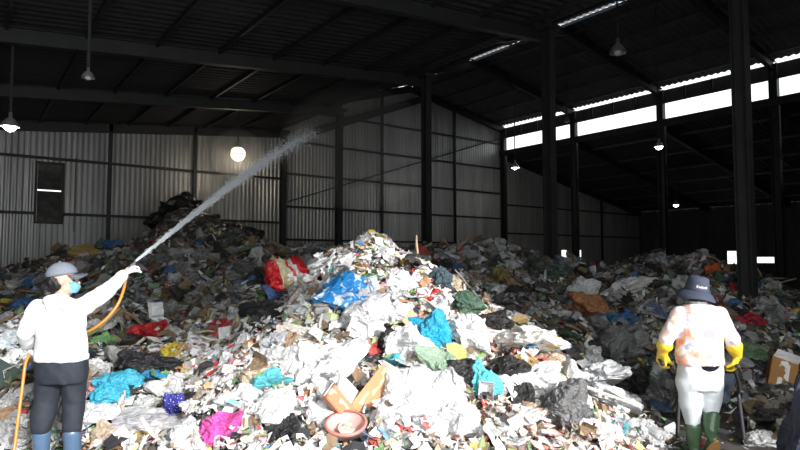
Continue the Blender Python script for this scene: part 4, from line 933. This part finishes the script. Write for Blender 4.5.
bag(15, 362, 28, 16, (.75, .76, .76), 'white bag left of the thighs of the woman', 'bag', 'white bag by the thighs', seed=59)
bag(95, 372, 26, 20, (.75, .75, .74), 'white bag right of the thigh of the woman', 'bag', 'white bag by her thigh', seed=60)
bag(95, 412, 40, 18, (.8, .8, .8), 'white bag below the turquoise blue bag', 'bag', 'white bag by the turquoise blue one', seed=61)
bag(185, 436, 30, 18, (.8, .8, .82), 'white bag close left of the pink bag', 'bag', 'white bag by the pink one', seed=62)

def foam(px, py, wpx, label, phrase, rot=0., s2=1.):
    X, Y, z = hit(px, py+4); w = wpx*Y/F
    o = put('foam_container', FBASE, M_HARD, (.85, .85, .84), X, Y, z+.05, w, (0, 0), rot); tag(o, label, 'food box'); child(o, 'lid', FLID, M_HARD, (.85, .85, .84))
    HERO.append((px, py, phrase)); return o
foam(160, 322, 20, 'open white foam food box perched on the red bag', 'foam box')
foam(225, 345, 18, 'open white foam food box left of the grey bag by the straw', 'lone foam box', .8)

# cartons: folded card box with tucked end flaps
def carton_mat(name, c0, c1):
    m, nt, b = nodes(name); tc = N(nt, 'ShaderNodeTexCoord')
    br = N(nt, 'ShaderNodeTexNoise', Scale=9., Detail=1.); L(nt, tc.outputs['Object'], br.inputs['Vector'])
    sx = N(nt, 'ShaderNodeSeparateXYZ'); L(nt, tc.outputs['Generated'], sx.inputs[0])
    band = ramp(nt, [(0, (0, 0, 0)), (.3, (1, 1, 1)), (.7, (0, 0, 0))], 'CONSTANT'); L(nt, sx.outputs['Y'], band.inputs['Fac'])
    gt = ramp(nt, [(.5, (0, 0, 0)), (.54, (1, 1, 1))]); L(nt, br.outputs['Fac'], gt.inputs['Fac'])
    mu = N(nt, 'ShaderNodeMath', operation='MULTIPLY'); L(nt, band.outputs['Color'], mu.inputs[0]); L(nt, gt.outputs['Color'], mu.inputs[1])
    mx = N(nt, 'ShaderNodeMix', data_type='RGBA'); L(nt, mu.outputs[0], mx.inputs[0]); mx.inputs[6].default_value = (*c0, 1); mx.inputs[7].default_value = (*c1, 1)
    L(nt, mx.outputs[2], b.inputs['Base Color']); b.inputs['Roughness'].default_value = .6; return m
def carton(a, b_, wpx, th, mat, label, phrase, flapcol, yoff=0., z0=.14, name='carton'):
    X0, Y0, z0_ = hit(*a); X1, Y1, z1_ = hit(*b_)
    Yc = (Y0+Y1)/2-.22; p0, p1 = P(*a, Yc-.1), P(*b_, Yc+.12)
    c = (p0+p1)/2; d = p1-p0; w = wpx*Yc/F
    n = Vector((0, -.75, .66)); x = d.normalized(); y = n.cross(x).normalized(); n = x.cross(y)
    M = Matrix.Rotation(ROTZ, 3, 'Z') @ Matrix((x, y, n)).transposed()
    bm = bmesh.new(); box_bm(bm, (0, 0, -th/2), (d.length, w, th)); bmesh.ops.bevel(bm, geom=bm.edges[:], offset=.006, segments=2, affect='EDGES')
    o = link(name, mesh_of(bm, 'carton'), mat, None, W(*c), M.to_euler()); tag(o, label, 'carton')
    bm = bmesh.new(); box_bm(bm, (0, 0, 0), (.005, w*.94, th*1.3)); f = link('end_flap', mesh_of(bm, 'flap'), flapcol, o, (d.length/2+.012, 0, th*.12), (0, .35, 0))
    bm = bmesh.new(); box_bm(bm, (0, 0, 0), (.005, w*.94, th*.9)); f = link('end_flap', mesh_of(bm, 'flap'), flapcol, o, (-d.length/2-.012, 0, -th*.5), (0, -.3, 0))
    HERO.append(((a[0]+b_[0])/2, (a[1]+b_[1])/2, phrase)); taken.append(((a[0]+b_[0])/2, (a[1]+b_[1])/2, 24, 28)); return o
M_ORC = carton_mat('orange_carton', (.52, .27, .13), (.62, .50, .30)); M_ORD = carton_mat('red_orange_carton', (.48, .20, .10), (.60, .45, .32))
M_WCARD = simple('white_card', (.78, .76, .72), .7, var=.08)
carton((357, 411), (389, 369), 19, .05, M_ORC, 'light orange printed carton leaning up to the right on the mound', 'light orange carton', M_WCARD)
carton((331, 391), (369, 436), 16, .07, M_ORD, 'reddish orange carton leaning down to the right, forming a V with the lighter one', 'reddish orange carton', M_WCARD)
carton((341, 384), (362, 406), 22, .03, M_WCARD, 'white flattened carton wedged between the two orange cartons', 'white carton', M_WCARD)
o = carton((781, 392), (786, 360), 24, .16, carton_mat('brown_carton', (.36, .17, .05), (.75, .73, .68)), 'brown box with white patches standing on the floor at the right edge', 'brown box', M_CARD)
# round pink tub seen from above
X, Y, z = hit(347, 440); Y -= .08; X = (347-400)/F*Y
e = tag(link('round_tub', None, loc=W(X, Y, ground(X, Y)+.08), rot=Euler((.3, 0, ROTZ))), 'round pink-rimmed plastic tub with a whitish centre at the bottom edge', 'tub'); k = Y/F*20
bm = bmesh.new(); lathe_bm(bm, [(0, 0), (k*.7, 0), (k*.93, .055), (k*1.0, .06), (k*1.02, .07), (k*.96, .075), (k*.90, .065), (k*.66, .015), (0, .015)], 32); link('bowl', mesh_of(bm, 'bowl', True), simple('pink_plastic', (.62, .36, .33), .4), e)
bm = bmesh.new(); lathe_bm(bm, [(k*.94, .06), (k*1.05, .07), (k*1.06, .085), (k*.94, .085)], 32); link('rim', mesh_of(bm, 'rim', True), simple('red_rim', (.6, .22, .18), .4), e)
bm = bmesh.new(); bmesh.ops.create_icosphere(bm, subdivisions=3, radius=k*.45, matrix=Matrix.Translation((0, 0, .03)) @ Matrix.Diagonal((1, 1, .3, 1)))
for v in bm.verts: v.co += Vector((0, 0, .03*mn.noise(v.co*20)))
link('food_scraps', mesh_of(bm, 'scraps'), simple('scraps', (.55, .48, .38), .6, bump=.5, var=.4, vscale=30), e)
HERO.append((347, 441, 'pink tub')); taken.append((347, 441, 18, 12))
# straw fronds: a stem with splayed dry leaves
X, Y, z = hit(262, 368); p0 = P(276, 350, Y+.25); base = Vector((X, Y, z))
e = tag(link('dry_frond', None, loc=W(*p0), rot=(0, 0, ROTZ)), 'pale dry palm frond with splayed straw leaves on the left of the mound', 'frond'); M_STRAW = simple('straw', (.62, .52, .33), .7, var=.25)
bm = bmesh.new(); tube_bm(bm, [(0.06, .12, .1), (0, 0, .03), (-.04, -.05, -.02)], [.016, .014, .012], 8); link('stem', mesh_of(bm, 'stem'), M_STRAW, e)
for k in range(9):
    q = P(242+k*4.5+R.uniform(-2, 2), 386-abs(k-3)*2+R.uniform(-3, 3), Y-.02)+Vector((0, -.06, .05))-p0; bm = bmesh.new()
    mid = q*.5+Vector((R.uniform(-.02, .02), 0, .05)); tube_bm(bm, spline([(-.02, -.02, 0), mid, q], 4), [.006, .009, .011, .012, .012, .010, .008, .006, .003], 5); link('leaf_blade', mesh_of(bm, 'blade'), M_STRAW, e)
HERO.append((260, 368, 'dry frond'))
# pale plank and dark board
def plank(a, b_, wpx, th, col, label, phrase, name='plank', up=.08):
    X0, Y0, z0 = hit(*a); X1, Y1, z1 = hit(*b_); p0 = Vector((X0, Y0, z0+up)); p1 = Vector((X1, Y1, z1+up)); Yc = (Y0+Y1)/2
    d = p1-p0; x = d.normalized(); n = (Vector((0, -.5, .85))-x*x.dot(Vector((0, -.5, .85)))).normalized(); y = n.cross(x); c = (p0+p1)/2
    bm = bmesh.new(); box_bm(bm, (0, 0, 0), (d.length, wpx*Yc/F, th)); bmesh.ops.bevel(bm, geom=bm.edges[:], offset=.004, segments=1, affect='EDGES')
    bmesh.ops.subdivide_edges(bm, edges=[e for e in bm.edges if e.calc_length() > d.length*.8], cuts=5)
    for v in bm.verts: v.co += Vector((0, .006*mn.noise(v.co*9), .005*mn.noise(v.co*7)))
    o = link(name, mesh_of(bm, name), simple(name+'_wood', col, .75, var=.25, vscale=4), None, W(*c), (Matrix.Rotation(ROTZ, 3, 'Z') @ Matrix((x, y, n)).transposed()).to_euler()); tag(o, label, 'plank')
    HERO.append(((a[0]+b_[0])/2, (a[1]+b_[1])/2, phrase)); return o
plank((206, 380), (256, 373), 6, .025, (.55, .48, .36), 'pale narrow plank lying level left of the dry frond', 'pale plank')
plank((2, 408), (40, 394), 5, .03, (.06, .05, .04), 'dark narrow plank lying behind the hose at the left edge', 'dark plank')
X, Y, z = hit(5, 395); bm = bmesh.new(); box_bm(bm, (0, 0, 0), (.30, .04, .34)); bmesh.ops.bevel(bm, geom=bm.edges[:], offset=.01, segments=2, affect='EDGES')
tag(link('dark_board', mesh_of(bm, 'board'), simple('dark_green_board', (.014, .03, .024), .5, var=.3), None, W(X-.06, Y, z+.12), Euler((-.5, .5, ROTZ))), 'dark green board propped at the left edge beside the hose', 'board'); HERO.append((4, 388, 'dark green board'))
# navy tarpaulin bundle with a pale foot at the right edge
pb = P(798, 415, 4.6); o = link('tarpaulin', crumple(91, 5, 1.3, .6), None, None, W(pb.x+.22, 4.75, .42), Euler((0, .25, ROTZ)), (.42, .42, .8)); setmat(o, M_CLOTH); o.color = (.02, .028, .06, 1); tag(o, 'navy blue tarpaulin bundle standing at the right edge of the picture', 'tarpaulin')
HERO.append((792, 410, 'navy tarpaulin'))
bag(789, 430, 16, 16, (.5, .48, .4), 'pale crumpled bag at the foot of the navy tarpaulin', 'bag', 'pale bag at the edge', seed=63)
bag(760, 441, 28, 14, (.72, .72, .7), 'crumpled white paper bag on the bare floor right of the green boots', 'bag', 'white paper bag', 'paper_bag', seed=64)
# dark lumpy sacks stacked against the back wall
for i, (px, py, Y_, s, wh) in enumerate(((168, 216, 17.2, .95, 'leftmost'), (186, 210, 17.3, 1.0, 'topmost'), (205, 222, 17.0, .9, 'middle'), (222, 232, 16.8, .9, 'second rightmost'), (240, 236, 16.6, .8, 'rightmost'))):
    p = P(px, py, Y_); X, Y = p.x, Y_; 
    o = put('refuse_sack', BAGS[i], M_BAG, (.012, .012, .012), X, Y, max(p.z-.1, ground(X, Y)+.1), s, (0, 0), i, 0.); tag(o, 'big dark sack below the glowing lamp by the back wall, '+wh+' of five', 'sack', 'dark sacks before the back wall')

m, nt, b = nodes('litter_scraps'); at_ = N(nt, 'ShaderNodeVertexColor', layer_name='tint'); L(nt, at_.outputs['Color'], b.inputs['Base Color']); b.inputs['Roughness'].default_value = .5
tag(link('loose_litter', litter(56000, 5), m), 'loose scraps of paper, film and food waste strewn all over the heap', 'litter', kind='stuff')
# ------------------------------------------------------------------ countless smaller pieces, each its own object
def cname(c):
    table = {'white': (.8, .8, .8), 'pale grey': (.55, .55, .54), 'grey': (.32, .31, .3), 'dark grey': (.15, .15, .15), 'black': (.03, .03, .03), 'red': (.6, .05, .05), 'orange': (.75, .3, .06), 'yellow': (.75, .58, .1), 'green': (.12, .32, .1), 'dark green': (.06, .12, .07), 'blue': (.05, .2, .5), 'turquoise': (.08, .45, .5), 'brown': (.28, .18, .1), 'tan': (.55, .42, .26), 'pink': (.78, .3, .42), 'purple': (.25, .1, .35)}
    return min(table, key=lambda k: sum((a-b_)**2 for a, b_ in zip(table[k], c)))
KINDS = {  # name: (meshes, material, sizes, budget lit/dim, lit palette, dim palette, category, adjectives, group)
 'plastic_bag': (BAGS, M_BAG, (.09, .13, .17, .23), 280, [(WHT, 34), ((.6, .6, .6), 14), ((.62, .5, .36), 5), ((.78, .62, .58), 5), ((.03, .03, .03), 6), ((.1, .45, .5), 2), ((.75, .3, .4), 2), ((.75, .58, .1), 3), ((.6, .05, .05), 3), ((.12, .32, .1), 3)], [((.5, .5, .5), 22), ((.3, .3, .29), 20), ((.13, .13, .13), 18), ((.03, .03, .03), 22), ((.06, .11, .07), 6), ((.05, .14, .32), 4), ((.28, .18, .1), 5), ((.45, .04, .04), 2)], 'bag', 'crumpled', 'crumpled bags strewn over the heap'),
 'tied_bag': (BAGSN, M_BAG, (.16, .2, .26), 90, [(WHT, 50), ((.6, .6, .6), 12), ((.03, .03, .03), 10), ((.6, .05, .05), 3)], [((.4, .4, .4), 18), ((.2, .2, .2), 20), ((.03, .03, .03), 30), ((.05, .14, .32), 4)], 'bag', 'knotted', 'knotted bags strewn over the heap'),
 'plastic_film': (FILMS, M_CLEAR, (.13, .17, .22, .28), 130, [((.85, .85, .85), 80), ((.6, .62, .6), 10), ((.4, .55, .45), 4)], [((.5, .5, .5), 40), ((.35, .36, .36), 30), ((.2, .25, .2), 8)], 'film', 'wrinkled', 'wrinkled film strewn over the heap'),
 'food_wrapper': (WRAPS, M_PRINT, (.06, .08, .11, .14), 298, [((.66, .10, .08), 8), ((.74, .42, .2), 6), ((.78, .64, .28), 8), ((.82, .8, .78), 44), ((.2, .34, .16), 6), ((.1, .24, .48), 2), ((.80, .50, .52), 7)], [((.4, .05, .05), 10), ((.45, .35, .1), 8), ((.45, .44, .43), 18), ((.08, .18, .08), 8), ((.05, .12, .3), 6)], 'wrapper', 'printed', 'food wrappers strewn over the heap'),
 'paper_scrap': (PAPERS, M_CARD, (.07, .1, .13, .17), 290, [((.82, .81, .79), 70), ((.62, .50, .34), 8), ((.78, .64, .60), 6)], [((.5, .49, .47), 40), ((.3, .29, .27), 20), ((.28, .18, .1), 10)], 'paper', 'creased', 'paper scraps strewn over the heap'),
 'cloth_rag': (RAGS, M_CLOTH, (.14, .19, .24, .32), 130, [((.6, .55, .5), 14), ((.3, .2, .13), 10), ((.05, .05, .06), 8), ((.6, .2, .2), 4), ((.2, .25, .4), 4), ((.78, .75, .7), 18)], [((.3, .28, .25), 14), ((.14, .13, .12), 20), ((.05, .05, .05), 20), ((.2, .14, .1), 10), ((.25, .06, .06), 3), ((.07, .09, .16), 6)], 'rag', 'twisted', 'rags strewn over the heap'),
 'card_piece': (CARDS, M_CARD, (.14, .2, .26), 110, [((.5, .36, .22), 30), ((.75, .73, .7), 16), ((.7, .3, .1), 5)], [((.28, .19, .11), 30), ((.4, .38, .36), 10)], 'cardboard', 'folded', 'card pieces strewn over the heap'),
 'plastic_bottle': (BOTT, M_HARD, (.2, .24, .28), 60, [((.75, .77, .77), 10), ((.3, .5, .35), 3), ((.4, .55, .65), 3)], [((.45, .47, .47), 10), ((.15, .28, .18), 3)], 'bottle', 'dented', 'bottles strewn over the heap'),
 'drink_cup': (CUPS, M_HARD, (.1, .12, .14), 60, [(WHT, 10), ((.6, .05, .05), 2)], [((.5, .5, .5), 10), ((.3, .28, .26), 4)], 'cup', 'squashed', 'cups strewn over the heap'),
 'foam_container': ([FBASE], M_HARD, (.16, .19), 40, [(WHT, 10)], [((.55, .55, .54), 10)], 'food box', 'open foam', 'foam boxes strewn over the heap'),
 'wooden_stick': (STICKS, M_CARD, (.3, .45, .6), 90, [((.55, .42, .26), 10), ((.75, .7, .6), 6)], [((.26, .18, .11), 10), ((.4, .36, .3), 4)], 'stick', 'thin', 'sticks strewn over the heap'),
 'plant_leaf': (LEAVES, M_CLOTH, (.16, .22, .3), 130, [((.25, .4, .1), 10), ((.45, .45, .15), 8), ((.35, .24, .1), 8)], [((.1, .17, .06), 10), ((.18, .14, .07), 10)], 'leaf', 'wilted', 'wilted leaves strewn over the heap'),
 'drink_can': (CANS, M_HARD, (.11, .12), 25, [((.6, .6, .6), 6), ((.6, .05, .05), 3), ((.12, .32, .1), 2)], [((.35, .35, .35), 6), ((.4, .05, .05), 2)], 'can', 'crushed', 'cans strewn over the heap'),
}
SC = []
rs = random.Random(77)
for kname, (meshes, mat, sizes, budget, pl, pd, cat, adj, grp) in KINDS.items():
    n = 0; tries = 0
    while n < int(budget*1.9) and tries < 9000:
        tries += 1
        px = rs.uniform(2, 798); Y = 3.9+8.6*rs.random()**1.1; X = (px-400)/F*Y; z = ground(X, Y)
        if z < .03 and rs.random() > .12: continue
        x2, y2 = proj(X, Y, z)
        if y2 > 452: continue
        if (30 < x2 < 95 and y2 > 290 and Y < 4.9) or (X > 2.2 and Y < 6.9 and 655 < x2 < 748): continue
        if any(abs(x2-a) < w_ and abs(y2-b_) < h_ for a, b_, w_, h_ in taken) and rs.random() < .985: continue
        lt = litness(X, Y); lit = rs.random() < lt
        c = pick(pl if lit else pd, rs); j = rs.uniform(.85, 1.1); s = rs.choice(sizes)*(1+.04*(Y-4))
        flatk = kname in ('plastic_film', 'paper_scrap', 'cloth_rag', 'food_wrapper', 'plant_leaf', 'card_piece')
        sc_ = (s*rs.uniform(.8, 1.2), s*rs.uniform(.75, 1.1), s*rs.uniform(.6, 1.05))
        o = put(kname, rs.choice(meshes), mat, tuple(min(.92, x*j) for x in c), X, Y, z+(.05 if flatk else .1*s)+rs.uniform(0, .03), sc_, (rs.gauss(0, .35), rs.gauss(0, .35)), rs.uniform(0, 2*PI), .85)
        o['_k'] = kname; SC.append((o, kname, x2, y2, c, s)); n += 1

# keep only what can be seen: a coarse depth buffer from the lens
bpy.context.view_layer.update()
S2 = 2; BW, BH = 800*S2//2, 450*S2//2
zbuf = np.full(BW*BH, 1e9); ibuf = np.full(BW*BH, -1)
pcache = {}; rng = np.random.default_rng(4)
def samples(me):
    if me.name not in pcache:
        me.calc_loop_triangles(); n = len(me.loop_triangles); t = np.zeros(n*3, int); me.loop_triangles.foreach_get('vertices', t); t = t.reshape(-1, 3)
        v = np.zeros(len(me.vertices)*3); me.vertices.foreach_get('co', v); v = v.reshape(-1, 3)
        A = np.linalg.norm(np.cross(v[t[:, 1]]-v[t[:, 0]], v[t[:, 2]]-v[t[:, 0]]), axis=1); k = 900 if n < 20000 else n*3
        q = rng.choice(n, k, p=A/A.sum()); a, b_ = rng.random(k), rng.random(k); f_ = a+b_ > 1; a[f_] = 1-a[f_]; b_[f_] = 1-b_[f_]
        pcache[me.name] = v[t[q, 0]]+(v[t[q, 1]]-v[t[q, 0]])*a[:, None]+(v[t[q, 2]]-v[t[q, 0]])*b_[:, None]
    return pcache[me.name]
def splat(o, idx):
    M = np.array(o.matrix_world); p = samples(o.data) @ M[:3, :3].T+M[:3, 3]
    X = SY*p[:, 0]-CY*p[:, 1]; Y = CY*p[:, 0]+SY*p[:, 1]; z = p[:, 2]-CH
    f_ = Y*math.cos(PITCH)+z*math.sin(PITCH); u_ = -Y*math.sin(PITCH)+z*math.cos(PITCH); ok = f_ > .3; f_, X, u_ = f_[ok], X[ok], u_[ok]
    px = ((400+F*X/f_)*BW/800).astype(int); py = ((225-F*u_/f_)*BH/450).astype(int); ok = (px >= 0) & (px < BW) & (py >= 0) & (py < BH)
    k = py[ok]*BW+px[ok]; f_ = f_[ok]; od = np.argsort(-f_); k, f_ = k[od], f_[od]; g = f_ < zbuf[k]; zbuf[k[g]] = f_[g]; ibuf[k[g]] = idx
# people and goods already standing there first, then every piece
index = {t[0].name: i for i, t in enumerate(SC)}
for o in list(sc.objects):
    if o.type == 'MESH' and o.name not in ('water_mist', 'lamp_bloom') and o.get('kind') != 'structure': splat(o, index.get(o.name, -2))
cnt = np.bincount(ibuf[ibuf >= 0], minlength=len(SC)); vis = list(cnt.astype(float))
keep = {}
for (t, v) in sorted(zip(SC, vis), key=lambda q: -q[1]):
    o, kname, x2, y2, c, s = t
    if v >= 7 and keep.get(kname, 0) < KINDS[kname][3]: keep[kname] = keep.get(kname, 0)+1; o['_keep'] = 1
used = {}
def rel(px, py, h):
    dx, dy = px-h[0], py-h[1]; d = math.hypot(dx, dy); how = 'just ' if d < 26 else ('' if d < 60 else 'far ')
    w_ = ('right of' if dx > 0 else 'left of') if abs(dx) > abs(dy) else ('below' if dy > 0 else 'above')
    return how+w_+' the '+h[2]
final = []
for o, kname, x2, y2, c, s in SC:
    if '_keep' not in o.keys(): bpy.data.objects.remove(o); continue
    del o['_keep']; del o['_k']; final.append((o, kname, x2, y2, c, s))
first = set()
for o, kname, x2, y2, c, s in sorted(final, key=lambda t: -t[5]):
    cat, adj, grp = KINDS[kname][6:9]; sizes = KINDS[kname][2]
    hs = sorted(HERO, key=lambda h: math.hypot(h[0]-x2, h[1]-y2)); noun = {'plastic_bag': 'bag', 'tied_bag': 'bag', 'plastic_film': 'film', 'food_wrapper': 'wrapper', 'paper_scrap': 'paper', 'cloth_rag': 'rag', 'card_piece': 'card', 'plastic_bottle': 'bottle', 'drink_cup': 'cup', 'foam_container': 'food box', 'wooden_stick': 'stick', 'plant_leaf': 'leaf', 'drink_can': 'can'}[kname]
    cn = cname(c); size = 'small ' if s < sizes[0]*1.25 else ('large ' if s > sizes[-1]*1.02 and len(sizes) > 2 else '')
    cands = [f'{adj} {cn} {noun} {rel(x2, y2, h)}' for h in hs[:2]]
    cands += [f'{size}{adj} {cn} {noun} {rel(x2, y2, hs[0])}', f'{adj} {cn} {noun} between the {hs[0][2]} and the {hs[1][2]}', f'{adj} {cn} {noun} {rel(x2, y2, hs[2])}', f'{size}{adj} {cn} {noun} {rel(x2, y2, hs[1])}', f'{adj} {cn} {noun} between the {hs[0][2]} and the {hs[2][2]}']
    cands = [q for q in cands if len(q.split()) <= 16]
    lab = next((q for q in cands if q not in used), cands[0]); used[lab] = used.get(lab, 0)+1
    tag(o, lab, cat, grp)
    if kname == 'plastic_bottle':
        child(o, 'cap', CAPM, M_HARD, rs.choice(((.1, .2, .5), (.6, .05, .05), (.8, .8, .8)))); child(o, 'paper_label', BANDM, M_PRINT, (.7, .7, .7))
    if kname == 'tied_bag': child(o, 'knot', KNOTS[rs.randrange(4)], M_BAG, tuple(o.color)[:3], (0, 0, .56))
    if kname == 'foam_container': child(o, 'lid', FLID, M_HARD, tuple(o.color)[:3])
print('scatter', len(final), keep, 'dups', sum(v-1 for v in used.values()))
# ------------------------------------------------------------------ daylight, camera
w = bpy.data.worlds.new('sky'); sc.world = w; w.use_nodes = True
bg = w.node_tree.nodes['Background']; bg.inputs['Color'].default_value = (.92, .96, 1, 1); bg.inputs['Strength'].default_value = 1.6
sun = bpy.data.lights.new('sun', 'SUN'); sun.energy = 6.6; sun.angle = math.radians(7); sun.color = (1, .98, .99)
so = bpy.data.objects.new('sun', sun); COL.objects.link(so)
d = Vector((.03, 1, 0)).normalized()*math.cos(math.radians(24))+Vector((0, 0, -math.sin(math.radians(24))))
so.rotation_euler = d.to_track_quat('-Z', 'Y').to_euler(); so.location = (0, -6, 8)
# skylight entering through the big doorway behind the camera
al = bpy.data.lights.new('doorway_daylight', 'AREA'); al.shape = 'RECTANGLE'; al.size = JAMB-LEFT-.4; al.size_y = LINT-.4; al.energy = 480; al.color = (.93, .97, 1)
ao = bpy.data.objects.new('doorway_daylight', al); COL.objects.link(ao); ao.location = ((JAMB+LEFT)/2, FRONT-.1, LINT/2); ao.rotation_euler = Vector((0, 1, 0)).to_track_quat('-Z', 'Z').to_euler()

cam = bpy.data.cameras.new('camera'); cam.sensor_width = 36; cam.lens = F/800*36; cam.clip_end = 300; cam.clip_start = .05
co = bpy.data.objects.new('camera', cam); COL.objects.link(co); co.location = (0, 0, CH)
vd = W(0, math.cos(PITCH), 0)+Vector((0, 0, math.sin(PITCH))); co.rotation_euler = vd.to_track_quat('-Z', 'Y').to_euler()
sc.camera = co
vs_ = sc.view_settings; vs_.view_transform = 'Standard'; vs_.look = 'None'; vs_.gamma = 1; vs_.use_curve_mapping = False; vs_.exposure = 0.0
sc.cycles.use_denoising = True; sc.cycles.max_bounces = 6; sc.cycles.diffuse_bounces = 3; sc.cycles.transparent_max_bounces = 12; sc.cycles.sample_clamp_indirect = 6
